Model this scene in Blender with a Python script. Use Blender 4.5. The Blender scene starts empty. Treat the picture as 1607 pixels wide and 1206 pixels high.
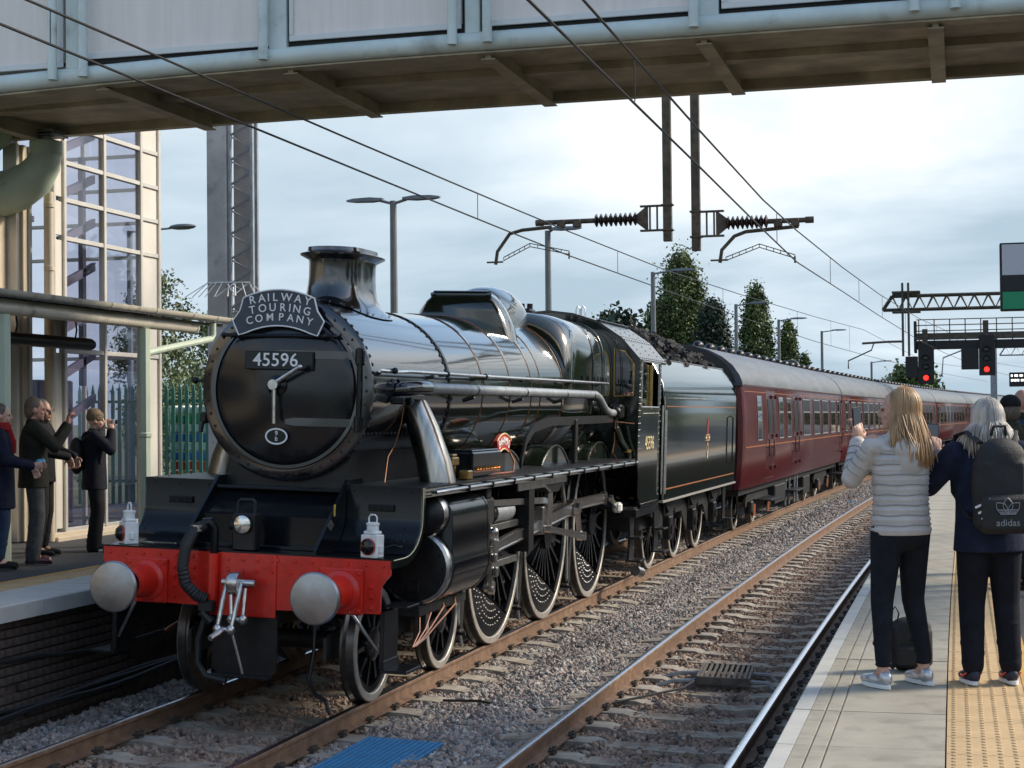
import bpy, bmesh, math, random
import numpy as np
from mathutils import Vector, Matrix, Euler
random.seed(5); rng=np.random.default_rng(5)
sc=bpy.context.scene; COL=sc.collection
R=math.radians; PI=math.pi
# ------------------------------------------------------------------ camera
cam=bpy.data.cameras.new('camera'); camo=bpy.data.objects.new('camera',cam); COL.objects.link(camo)
cam.sensor_width=36; cam.lens=2586.83/1607*36; cam.clip_start=.1; cam.clip_end=3000
YAW,PIT,ROL=-.2652,.0204,-.0102
fw=Vector((math.sin(YAW)*math.cos(PIT),math.cos(YAW)*math.cos(PIT),math.sin(PIT)))
rt=Vector((math.cos(YAW),-math.sin(YAW),0)); up=rt.cross(fw)
r2=rt*math.cos(ROL)+up*math.sin(ROL); u2=up*math.cos(ROL)-rt*math.sin(ROL)
m=Matrix((r2,u2,-fw)).transposed().to_4x4(); m.translation=Vector((5.757,-12.538,2.41)); camo.matrix_world=m
sc.camera=camo
# ------------------------------------------------------------------ light
SUN_EL,SUN_AZ=R(33),R(62)          # azimuth from +Y (along the line) towards +X
world=bpy.data.worlds.new('World'); sc.world=world; world.use_nodes=True
nt=world.node_tree; nt.nodes.clear(); N=nt.nodes.new; LK=nt.links.new
sky=N('ShaderNodeTexSky'); sky.sky_type='NISHITA'; sky.sun_disc=False; sky.sun_elevation=SUN_EL; sky.sun_rotation=SUN_AZ; sky.air_density=1.3; sky.dust_density=1.5; sky.ozone_density=2
bg1=N('ShaderNodeBackground'); bg1.inputs[1].default_value=.15; LK(sky.outputs[0],bg1.inputs[0])
tc=N('ShaderNodeTexCoord'); sx=N('ShaderNodeSeparateXYZ'); LK(tc.outputs['Generated'],sx.inputs[0])
ad=N('ShaderNodeMath'); ad.operation='ADD'; ad.inputs[1].default_value=.16; LK(sx.outputs[2],ad.inputs[0])
mx=N('ShaderNodeMath'); mx.operation='MAXIMUM'; mx.inputs[1].default_value=.05; LK(ad.outputs[0],mx.inputs[0])
dv=N('ShaderNodeVectorMath'); dv.operation='DIVIDE'; LK(tc.outputs['Generated'],dv.inputs[0])
cb=N('ShaderNodeCombineXYZ'); [LK(mx.outputs[0],cb.inputs[i]) for i in range(3)]; LK(cb.outputs[0],dv.inputs[1])
def wnoise(scale,det,rough,off):
    mp=N('ShaderNodeMapping'); mp.inputs['Scale'].default_value=(scale,scale*1.0,scale*.4); mp.inputs['Location'].default_value=off; LK(dv.outputs[0],mp.inputs[0])
    n=N('ShaderNodeTexNoise'); n.inputs['Scale'].default_value=1; n.inputs['Detail'].default_value=det; n.inputs['Roughness'].default_value=rough; n.inputs['Distortion'].default_value=.35; LK(mp.outputs[0],n.inputs[0]); return n
n1=wnoise(1.1,8,.55,(3.1,1.7,0)); n2=wnoise(.55,6,.55,(7.3,2.2,1))
cr=N('ShaderNodeValToRGB'); cr.color_ramp.elements[0].position=.37; cr.color_ramp.elements[1].position=.55
mz=N('ShaderNodeMath'); mz.operation='MULTIPLY_ADD'; mz.inputs[1].default_value=-1.7; mz.inputs[2].default_value=.42; LK(sx.outputs[2],mz.inputs[0])
mc=N('ShaderNodeMath'); mc.operation='ADD'; LK(mz.outputs[0],mc.inputs[0]); LK(n1.outputs[0],mc.inputs[1]); LK(mc.outputs[0],cr.inputs[0])
# cloud deck: thin and blue-grey near the horizon, bright overhead, broken up by noise
m1=N('ShaderNodeMath'); m1.operation='MULTIPLY_ADD'; m1.inputs[1].default_value=1.75; m1.inputs[2].default_value=.0; LK(sx.outputs[2],m1.inputs[0])
m1b=N('ShaderNodeMath'); m1b.operation='MINIMUM'; m1b.inputs[1].default_value=.62; LK(m1.outputs[0],m1b.inputs[0])
m2=N('ShaderNodeMath'); m2.operation='MULTIPLY_ADD'; m2.inputs[1].default_value=2.1; m2.inputs[2].default_value=-1.07; LK(n2.outputs[0],m2.inputs[0])
m3=N('ShaderNodeMath'); m3.operation='ADD'; LK(m1b.outputs[0],m3.inputs[0]); LK(m2.outputs[0],m3.inputs[1])
cc=N('ShaderNodeValToRGB'); e=cc.color_ramp.elements; e[0].position=.0; e[0].color=(.36,.465,.55,1); e[1].position=.70; e[1].color=(1,.995,.98,1); x_=e.new(.30); x_.color=(.56,.65,.72,1); LK(m3.outputs[0],cc.inputs[0])
bg2=N('ShaderNodeBackground'); bg2.inputs[1].default_value=.82; LK(cc.outputs[0],bg2.inputs[0])
ms=N('ShaderNodeMixShader'); LK(cr.outputs[0],ms.inputs[0]); LK(bg1.outputs[0],ms.inputs[1]); LK(bg2.outputs[0],ms.inputs[2])
wo=N('ShaderNodeOutputWorld'); LK(ms.outputs[0],wo.inputs[0])
sl=bpy.data.lights.new('sun','SUN'); sl.energy=2.7; sl.angle=R(10); sl.color=(1,.90,.74)
so=bpy.data.objects.new('sun',sl); COL.objects.link(so)
sd=Vector((math.sin(SUN_AZ)*math.cos(SUN_EL),math.cos(SUN_AZ)*math.cos(SUN_EL),math.sin(SUN_EL)))
so.rotation_euler=sd.to_track_quat('Z','Y').to_euler(); so.location=sd*100
vs=sc.view_settings; vs.view_transform='Standard'; vs.look='None'; vs.exposure=0.72; vs.gamma=1; vs.use_curve_mapping=False
sc.cycles.max_bounces=6; sc.cycles.diffuse_bounces=3; sc.cycles.glossy_bounces=4; sc.cycles.transparent_max_bounces=6
sc.cycles.use_denoising=True; sc.cycles.caustics_reflective=False; sc.cycles.caustics_refractive=False
# ------------------------------------------------------------------ mesh helpers
class MB:
    def __init__(s): s.V=[]; s.F=[]
    def add(s,v,f):
        o=len(s.V); s.V.extend([tuple(map(float,p)) for p in v]); s.F.extend([tuple(i+o for i in q) for q in f]); return s
    def box(s,x0,x1,y0,y1,z0,z1,M=None):
        v=[(x,y,z) for z in(z0,z1) for y in(y0,y1) for x in(x0,x1)]
        if M is not None: v=[M@Vector(p) for p in v]
        return s.add(v,[(0,2,3,1),(4,5,7,6),(0,1,5,4),(1,3,7,5),(3,2,6,7),(2,0,4,6)])
    def cbox(s,x0,x1,y0,y1,z0,z1,c=.01,M=None):      # chamfered box
        X=[(x0,x0+c),(x1,x1-c)];Y=[(y0,y0+c),(y1,y1-c)];Z=[(z0,z0+c),(z1,z1-c)]
        idx={};v=[]
        for i in(0,1):
            for j in(0,1):
                for k in(0,1):
                    for a in range(3):
                        idx[i,j,k,a]=len(v)
                        v.append((X[i][0 if a==0 else 1],Y[j][0 if a==1 else 1],Z[k][0 if a==2 else 1]))
        f=[]
        def q(*l): f.append(tuple(idx[t] for t in l))
        for i in(0,1):
            o=[(i,0,0,0),(i,1,0,0),(i,1,1,0),(i,0,1,0)]; q(*(o if i else o[::-1]))
            o=[(0,i,0,1),(0,i,1,1),(1,i,1,1),(1,i,0,1)]; q(*(o if i else o[::-1]))
            o=[(0,0,i,2),(1,0,i,2),(1,1,i,2),(0,1,i,2)]; q(*(o if i else o[::-1]))
        for i in(0,1):
            for j in(0,1):
                q((i,j,0,0),(i,j,1,0),(i,j,1,1),(i,j,0,1)); q((i,0,j,0),(i,1,j,0),(i,1,j,2),(i,0,j,2)); q((0,i,j,1),(1,i,j,1),(1,i,j,2),(0,i,j,2))
                for k in(0,1): q((i,j,k,0),(i,j,k,1),(i,j,k,2))
        if M is not None: v=[M@Vector(p) for p in v]
        return s.add(v,f)
    def prism(s,poly,ax,a0,a1):
        n=len(poly)
        def P(p,a): return {'x':(a,p[0],p[1]),'y':(p[0],a,p[1]),'z':(p[0],p[1],a)}[ax]
        v=[P(p,a0) for p in poly]+[P(p,a1) for p in poly]
        f=[tuple(range(n)),tuple(range(2*n-1,n-1,-1))]+[(i,i+n,(i+1)%n+n,(i+1)%n) for i in range(n)]
        return s.add(v,f)
    def loft(s,rings,close=True,caps=True):
        n=len(rings[0]);v=[p for r in rings for p in r];f=[]
        for i in range(len(rings)-1):
            for j in range(n if close else n-1): f.append((i*n+j,i*n+(j+1)%n,(i+1)*n+(j+1)%n,(i+1)*n+j))
        if caps and close: f.append(tuple(range(n-1,-1,-1))); f.append(tuple((len(rings)-1)*n+j for j in range(n)))
        return s.add(v,f)
    def tube(s,pts,r,n=8,caps=True,sq=1.0):
        pts=[Vector(p) for p in pts];k=len(pts);rs=r if hasattr(r,'__len__') else [r]*k
        rings=[];T0=None;U=None
        for i,p in enumerate(pts):
            T=(pts[min(i+1,k-1)]-pts[max(i-1,0)]).normalized()
            if U is None:
                U=Vector((0,0,1)) if abs(T.z)<.9 else Vector((1,0,0))
            U=(U-T*U.dot(T)).normalized();W=T.cross(U)
            rings.append([p+(U*math.cos(a)*sq+W*math.sin(a))*rs[i] for a in[2*PI*j/n for j in range(n)]])
        return s.loft(rings,True,caps)
    def lathe(s,prof,o=(0,0,0),ax='z',n=24,a0=0,a1=2*PI):
        full=abs(a1-a0-2*PI)<1e-6;m=n if full else n+1;rings=[]
        for r,h in prof:
            rg=[]
            for j in range(m):
                a=a0+(a1-a0)*j/n;c,d=r*math.cos(a),r*math.sin(a)
                p={'z':(c,d,h),'y':(c,h,d),'x':(h,c,d)}[ax]; rg.append((p[0]+o[0],p[1]+o[1],p[2]+o[2]))
            rings.append(rg)
        return s.loft(rings,full,False)
    def sph(s,c,r,nu=10,nv=6,M=None):
        if not hasattr(r,'__len__'): r=(r,r,r)
        v=[];f=[]
        for i in range(nv+1):
            t=PI*i/nv
            for j in range(nu):
                a=2*PI*j/nu;p=Vector((r[0]*math.sin(t)*math.cos(a),r[1]*math.sin(t)*math.sin(a),r[2]*math.cos(t)))
                if M is not None: p=M@p
                v.append(p+Vector(c))
        for i in range(nv):
            for j in range(nu): f.append((i*nu+j,(i+1)*nu+j,(i+1)*nu+(j+1)%nu,i*nu+(j+1)%nu))
        return s.add(v,f)
    def rivet(s,p,nrm,r=.011):
        n=Vector(nrm).normalized();a=n.orthogonal().normalized();b=n.cross(a);p=Vector(p)
        v=[p+(a*math.cos(t)+b*math.sin(t))*r for t in[PI/3*i for i in range(6)]]+[p+(a*math.cos(t)+b*math.sin(t))*r*.65+n*r*.55 for t in[PI/3*i for i in range(6)]]
        return s.add(v,[(i,(i+1)%6,(i+1)%6+6,i+6) for i in range(6)]+[(6,7,8,9,10,11)])
    def mesh(s,name,ang=35):
        me=bpy.data.meshes.new(name); me.from_pydata(s.V,[],s.F); me.validate()
        bm=bmesh.new(); bm.from_mesh(me); bmesh.ops.remove_doubles(bm,verts=bm.verts,dist=1e-5); bmesh.ops.recalc_face_normals(bm,faces=bm.faces); bm.to_mesh(me); bm.free()
        if ang:
            me.polygons.foreach_set('use_smooth',[True]*len(me.polygons)); me.set_sharp_from_angle(angle=R(ang))
        return me
    def build(s,name,mat,par=None,ang=35,**k): return ob(name,s.mesh(name,ang),mat,par,**k)
def ob(name,me,mat=None,par=None,loc=None,rot=None,label=None,cat=None,group=None,kind=None):
    o=bpy.data.objects.new(name,me); COL.objects.link(o)
    if mat is not None and me is not None and not me.materials: me.materials.append(mat)
    if par is not None: o.parent=par
    if loc is not None: o.location=loc
    if rot is not None: o.rotation_euler=rot
    return tag(o,label,cat,group,kind)
def tag(o,label=None,cat=None,group=None,kind=None):
    if label: o['label']=label
    if cat: o['category']=cat
    if group: o['group']=group
    if kind: o['kind']=kind
    return o
def thing(name,label,cat,loc=(0,0,0),rot=(0,0,0),group=None): return ob(name,None,None,None,loc,rot,label,cat,group)
def copy_tree(o,par=None):
    c=o.copy(); COL.objects.link(c); c.parent=par
    for ch in list(o.children): copy_tree(ch,c)
    return c
def text(body,size,mat,name,par=None,loc=(0,0,0),rot=(0,0,0),ext=.002,sx=1.0,al='CENTER',sp=1.0,off=0.0):
    cu=bpy.data.curves.new(name,'FONT'); cu.body=body; cu.size=size; cu.extrude=ext; cu.align_x=al; cu.align_y='CENTER'; cu.space_character=sp; cu.offset=off; cu.resolution_u=3
    o=bpy.data.objects.new('tmp',cu); COL.objects.link(o); dg=bpy.context.evaluated_depsgraph_get(); me=bpy.data.meshes.new_from_object(o.evaluated_get(dg)); bpy.data.objects.remove(o)
    me.materials.clear()
    if sx!=1: me.transform(Matrix.Diagonal((sx,1,1,1)))
    return ob(name,me,mat,par,loc,rot)
# ------------------------------------------------------------------ materials
def M(name,col,rough=.5,metal=0,var=0,vs=4,col2=None,bump=0,bs=40,coat=0,cr=.03,emit=0,lo=.4,hi=.65,stretch=(1,1,1),spec=.5,dirt=None,ds=3,dlo=.55,dhi=.75,inst=None):
    m=bpy.data.materials.new(name); m.use_nodes=True; t=m.node_tree; b=t.nodes['Principled BSDF']
    b.inputs['Base Color'].default_value=(*col,1); b.inputs['Roughness'].default_value=rough; b.inputs['Metallic'].default_value=metal; b.inputs['Specular IOR Level'].default_value=spec
    if coat: b.inputs['Coat Weight'].default_value=coat; b.inputs['Coat Roughness'].default_value=cr
    if emit: b.inputs['Emission Color'].default_value=(*col,1); b.inputs['Emission Strength'].default_value=emit
    n=t.nodes.new;l=t.links.new
    if var or bump or dirt or col2:
        tc=n('ShaderNodeTexCoord');mp=n('ShaderNodeMapping');mp.inputs['Scale'].default_value=stretch;l(tc.outputs['Object'],mp.inputs[0])
    def noise(s,d=5):
        q=n('ShaderNodeTexNoise');q.inputs['Scale'].default_value=s;q.inputs['Detail'].default_value=d;q.inputs['Roughness'].default_value=.6;l(mp.outputs[0],q.inputs[0]);return q
    src=None
    if var or col2:
        q=noise(vs);cr=n('ShaderNodeValToRGB');e=cr.color_ramp.elements;e[0].position=lo;e[1].position=hi
        c2=col2 or tuple(min(1,c*(1+var)) for c in col);c1=col if col2 else tuple(c*(1-var) for c in col)
        e[0].color=(*c1,1);e[1].color=(*c2,1);l(q.outputs[0],cr.inputs[0]);src=cr.outputs[0]
    if inst:
        oi=n('ShaderNodeObjectInfo');cr=n('ShaderNodeValToRGB');cr.color_ramp.interpolation='CONSTANT';e=cr.color_ramp.elements
        e[0].color=(*inst[0],1);e[1].position=1/len(inst);e[1].color=(*inst[1],1)
        for i,c in enumerate(inst[2:],2): x=e.new(i/len(inst));x.color=(*c,1)
        l(oi.outputs['Random'],cr.inputs[0]);src=cr.outputs[0]
    if dirt:
        q=noise(ds,6);cr=n('ShaderNodeValToRGB');e=cr.color_ramp.elements;e[0].position=dlo;e[1].position=dhi;e[0].color=(0,0,0,1);e[1].color=(1,1,1,1);l(q.outputs[0],cr.inputs[0])
        mix=n('ShaderNodeMix');mix.data_type='RGBA';l(cr.outputs[0],mix.inputs[0])
        if src: l(src,mix.inputs[6])
        else: mix.inputs[6].default_value=(*col,1)
        mix.inputs[7].default_value=(*dirt,1);src=mix.outputs[2]
    if src: l(src,b.inputs['Base Color'])
    if bump:
        q=noise(bs,4);bp=n('ShaderNodeBump');bp.inputs['Strength'].default_value=bump;bp.inputs['Distance'].default_value=.02;l(q.outputs[0],bp.inputs['Height']);l(bp.outputs[0],b.inputs['Normal'])
    return m
def glass(name,col=(.9,.95,.95),alpha=.25,rough=.02):
    m=bpy.data.materials.new(name); m.use_nodes=True; t=m.node_tree; t.nodes.clear(); n=t.nodes.new;l=t.links.new
    tr=n('ShaderNodeBsdfTransparent'); tr.inputs[0].default_value=(*col,1); g=n('ShaderNodeBsdfGlossy'); g.inputs['Roughness'].default_value=rough
    fr=n('ShaderNodeLayerWeight'); fr.inputs[0].default_value=.5; pw=n('ShaderNodeMath'); pw.operation='POWER'; pw.inputs[1].default_value=5; l(fr.outputs['Facing'],pw.inputs[0]); ma=n('ShaderNodeMath'); ma.operation='MULTIPLY_ADD'; ma.inputs[1].default_value=.9; ma.inputs[2].default_value=alpha; l(pw.outputs[0],ma.inputs[0])
    mi=n('ShaderNodeMixShader'); l(ma.outputs[0],mi.inputs[0]); l(tr.outputs[0],mi.inputs[1]); l(g.outputs[0],mi.inputs[2]); o=n('ShaderNodeOutputMaterial'); l(mi.outputs[0],o.inputs[0]); return m
m_black=M('gloss black paint',(.007,.008,.010),.16,var=.3,vs=3,bump=.012,bs=7,spec=.38)
m_smoke=M('smokebox black',(.009,.010,.012),.17,var=.35,vs=6,bump=.03,bs=22,stretch=(1,1,.25),spec=1.0,coat=.6)
m_satin=M('satin black',(.010,.010,.011),.38,var=.4,vs=8,bump=.05,bs=60,dirt=(.03,.024,.018),ds=5,dlo=.6,dhi=.85,spec=.4)
m_frame=M('oily black frames',(.012,.012,.012),.5,var=.4,vs=10,bump=.1,bs=50,dirt=(.04,.03,.02),ds=9)
m_green=M('lined locomotive green',(.008,.013,.008),.11,var=.15,vs=2,bump=.014,bs=2.0,coat=.7,spec=.6,cr=.05)
m_red=M('buffer beam red',(.68,.024,.012),.32,var=.12,vs=9,bump=.02,bs=40,coat=.2)
m_steel=M('bright steel',(.58,.56,.54),.28,1,var=.15,vs=20,bump=.02,bs=80)
m_rod=M('oily steel',(.50,.49,.47),.3,.95,var=.2,vs=14,dirt=(.10,.085,.065),ds=7,dlo=.5,dhi=.8)
m_tread=M('dark tread steel',(.12,.11,.10),.35,.8,var=.2,vs=12)
m_tyre=M('tyre steel',(.38,.355,.315),.45,.35,var=.15,vs=12,dirt=(.22,.19,.15),ds=7,dlo=.55,dhi=.8)
m_buffer=M('buffer head steel',(.42,.42,.43),.36,1,var=.14,vs=5,bump=.02,bs=60,dirt=(.27,.265,.26),ds=3,dlo=.4,dhi=.8)
m_brass=M('brass',(.55,.36,.12),.3,1,var=.2,vs=30)
m_copper=M('copper pipe',(.55,.25,.14),.3,1,var=.2,vs=30)
m_white=M('white enamel',(.78,.78,.75),.4,var=.05,vs=8,dirt=(.4,.36,.3),ds=18,dlo=.62,dhi=.8)
m_letter=M('white lettering',(.85,.85,.83),.4)
m_gold=M('gold lettering',(.75,.62,.34),.35)
m_rubber=M('rubber hose',(.018,.018,.018),.6,bump=.1,bs=60)
m_blackglass=M('dark glass',(.008,.009,.01),.04)
m_maroon=M('coach maroon',(.075,.014,.016),.24,var=.14,vs=2,bump=.014,bs=1.8,coat=.25,cr=.12,dirt=(.06,.025,.02),ds=1.5,dlo=.5,dhi=.9)
m_roof=M('coach roof grey',(.10,.11,.12),.5,var=.2,vs=1.5,dirt=(.10,.10,.10),ds=2,stretch=(3,.5,3))
m_endgrey=M('coach end dark grey',(.035,.036,.034),.5,var=.2,vs=3)
m_coal=M('coal',(.012,.012,.013),.7,bump=.3,bs=30,spec=.25)
m_railside=M('rusty rail side',(.13,.072,.042),.75,var=.35,vs=7,bump=.1,bs=60,col2=(.21,.125,.075))
m_railtop=M('polished rail head',(.72,.72,.75),.25,1,var=.1,vs=20)
m_sleeper=M('concrete sleeper',(.32,.285,.235),.85,var=.2,vs=5,bump=.2,bs=60,dirt=(.15,.10,.065),ds=4,dlo=.45,dhi=.7)
m_clip=M('rail clip',(.05,.04,.03),.7,var=.4,vs=20)
m_stone=M('ballast stone',(.2,.19,.18),.85,inst=[(.21,.195,.18),(.35,.315,.285),(.27,.21,.185),(.15,.15,.15),(.41,.38,.345),(.23,.175,.145),(.31,.255,.225),(.12,.115,.115),(.34,.265,.23),(.25,.24,.235)])
m_stone2=M('rusty ballast stone',(.2,.17,.15),.85,inst=[(.21,.15,.115),(.31,.225,.17),(.25,.165,.12),(.15,.11,.09),(.35,.27,.21),(.20,.13,.09),(.28,.20,.15),(.12,.095,.08),(.30,.20,.145),(.22,.17,.14)])
m_ballast=M('ballast bed',(.07,.06,.055),.95,bump=1,bs=24,col2=(.17,.155,.14),vs=22)
m_coping=M('platform coping',(.50,.49,.45),.8,var=.08,vs=3,bump=.1,bs=80,dirt=(.30,.28,.25),ds=3,dlo=.55,dhi=.8)
m_coppaint=M('white edge paint',(.44,.43,.39),.7,var=.06,vs=5,bump=.08,bs=80,dirt=(.38,.36,.33),ds=6,dlo=.58,dhi=.75)
m_slab=M('platform slab',(.33,.30,.24),.85,var=.1,vs=2.5,bump=.12,bs=120,dirt=(.20,.18,.145),ds=4,dlo=.5,dhi=.72)
m_tact=M('buff tactile paving',(.50,.345,.18),.85,var=.14,vs=3,bump=.1,bs=80,dirt=(.30,.21,.12),ds=5)
m_yline=M('orange line paint',(.62,.33,.07),.7,var=.15,vs=6,dirt=(.3,.2,.1),ds=12)
m_tarmac=M('tarmac',(.055,.056,.06),.9,var=.3,vs=40,bump=.4,bs=160)
m_wallbrick=M('platform wall brick',(.085,.06,.048),.9,var=.35,vs=9,bump=.4,bs=40,dirt=(.03,.026,.024),ds=2)
m_cable=M('cable',(.02,.02,.02),.5)
m_bridge=M('pale green bridge paint',(.62,.70,.67),.42,var=.06,vs=3,bump=.03,bs=30,dirt=(.20,.21,.19),ds=2.2,dlo=.56,dhi=.85)
m_soffit=M('bridge soffit',(.52,.46,.34),.7,var=.25,vs=1.2,dirt=(.24,.215,.16),ds=1.1,dlo=.42,dhi=.7)
m_panel=M('bridge cladding',(.86,.785,.73),.55,var=.04,vs=1.5,stretch=(6,6,.4))
m_frame_w=M('white frame',(.72,.73,.72),.45,dirt=(.4,.4,.38),ds=4,dlo=.6,dhi=.85)
m_gap=M('dark gap',(.03,.03,.03),.8)
m_cream=M('cream cladding',(.56,.47,.35),.5,var=.07,vs=1.2,dirt=(.42,.33,.24),ds=2.5,dlo=.55,dhi=.9)
m_pale=M('pale tower cladding',(.62,.575,.51),.5,var=.06,vs=1.2)
m_mull=M('champagne mullion',(.55,.52,.47),.4,.2,var=.06,vs=4)
m_lglass=glass('lift glass',(.92,.91,.95),.09)
m_postgreen=M('canopy post pale green',(.46,.53,.42),.45,var=.06,vs=3,dirt=(.3,.32,.24),ds=3,dlo=.6)
m_slate=M('slate',(.045,.048,.052),.55,var=.3,vs=6,bump=.15,bs=40)
m_gutter=M('gutter',(.52,.48,.40),.45,var=.12,vs=4,dirt=(.22,.19,.15),ds=4)
m_concrete=M('concrete mast',(.48,.465,.44),.8,var=.15,vs=2,bump=.1,bs=50,dirt=(.3,.29,.27),ds=3)
m_galv=M('galvanised steel',(.30,.32,.34),.5,.6,var=.15,vs=8)
m_ole=M('weathered overhead fittings',(.10,.085,.065),.65,.3,var=.3,vs=9)
m_wire=M('contact wire',(.03,.028,.027),.5,.5)
m_insul=M('brown insulator',(.035,.02,.016),.3)
m_fence=M('green palisade',(.02,.13,.085),.5,var=.15,vs=5)
m_lamp=M('lamp post grey',(.17,.18,.185),.5,.4,var=.1,vs=4)
m_blue=M('blue grating',(.015,.17,.36),.6,var=.15,vs=12,dirt=(.03,.10,.17),ds=6)
m_yellow=M('yellow paint',(.62,.42,.05),.7,var=.2,vs=10,dirt=(.3,.22,.1),ds=12)
m_grate=M('rusty grate',(.09,.075,.06),.7,var=.3,vs=12)
m_signal=M('signal head black',(.012,.012,.013),.6)
m_redlamp=M('signal red',(1,.02,.012),.4,emit=2.2)
m_leaf=M('poplar leaf',(.11,.145,.042),.6,inst=None,var=.5,vs=.6); m_leafp=M('pale leaf',(.12,.15,.055),.6,var=.4,vs=.6); m_leafd=M('dark leaf',(.025,.045,.022),.6,var=.45,vs=.5); m_leafy=M('autumn leaf',(.13,.115,.03),.6,var=.4,vs=.5)
m_bark=M('bark',(.07,.05,.035),.9,bump=.5,bs=20)
m_ground=M('rough ground',(.10,.11,.05),.95,var=.3,vs=.3,bump=.3,bs=3)
m_shed=M('shed cladding',(.36,.43,.47),.5,var=.05,vs=.2); m_shedroof=M('shed roof',(.55,.62,.66),.4)
# ------------------------------------------------------------------ the line: gentle right-hand curve with cant
K=.000954; CA=.0371
def cx(Y): return K/2*Y*Y
def W(x,Y,z): return (x+cx(Y),Y,z)
def t1(x): return -x*math.sin(CA)
def t2(x): return -(x-3.39)*math.sin(CA)-.0246
YS=[-18+i*1.0 for i in range(40)]+[22+i*3.0 for i in range(70)]
def sweep(mb,prof,ys=YS,close=True,caps=True):           # profile (x,z) carried along the curve
    return mb.loft([[W(x,Y,z) for x,z in prof] for Y in ys],close,caps)
# ground
g=MB(); g.add([(-900,-300,-.75),(900,-300,-.75),(900,1500,-.75),(-900,1500,-.75)],[(0,1,2,3)]); g.build('ground',m_ground,kind='structure')
track=thing('railway_track',None,None); track['kind']='structure'
RAILP=[(-.036,-.013),(-.029,-.005),(-.016,-.001),(0,0),(.016,-.001),(.029,-.005),(.036,-.013),(.036,-.036),(.010,-.05),(.010,-.128),(.07,-.146),(.07,-.158),(-.07,-.158),(-.07,-.146),(-.010,-.128),(-.010,-.05),(-.036,-.036)]
for xc,zf in((-.7525,t1),(.7525,t1),(3.39-.7525,t2),(3.39+.7525,t2)):
    mb=MB(); z0=zf(xc); sweep(mb,[(xc+a,z0+b) for a,b in RAILP]); me=mb.mesh('rail',30)
    me.materials.append(m_railside); me.materials.append(m_railtop)
    for p in me.polygons:
        if p.normal.z>.6 and p.center.z>z0-.0065: p.material_index=1
    if xc<1:                                             # the train's rails are duller
        pass
    ob('rail',me,None,track)
mb=MB(); mb.prism([(-1.25,-.37),(-1.25,-.195),(-1.0,-.165),(-.5,-.165),(-.42,-.185),(.42,-.185),(.5,-.165),(1.0,-.165),(1.25,-.195),(1.25,-.37)],'y',-.13,.13); slm=mb.mesh('sleeper',0)
mb=MB()
for s in(-1,1):
    mb.box(s*.075-.03,s*.075+.03,-.05,.05,-.165,-.145); mb.tube([(s*.06,-.06,-.135),(s*.1,-.045,-.12),(s*.11,0,-.118),(s*.1,.045,-.12),(s*.06,.05,-.13),(s*.06,0,-.125)],.011,5)
clm=mb.mesh('rail_clip',40)
ncl=0
for c0,zf in((0,t1),(3.39,t2)):
    Y=-7.6+(.2 if c0 else 0)
    while Y<62:
        o=ob('sleeper',slm,m_sleeper,track,W(c0+random.uniform(-.012,.012),Y,zf(c0)),(0,CA,-K*Y+random.uniform(-.006,.006)))
        if Y<13:
            for s in(-.7525,.7525): ob('rail_clip',clm,m_clip,track,W(c0+s,Y,zf(c0+s)),(0,CA,-K*Y))
        Y+=.65
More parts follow.
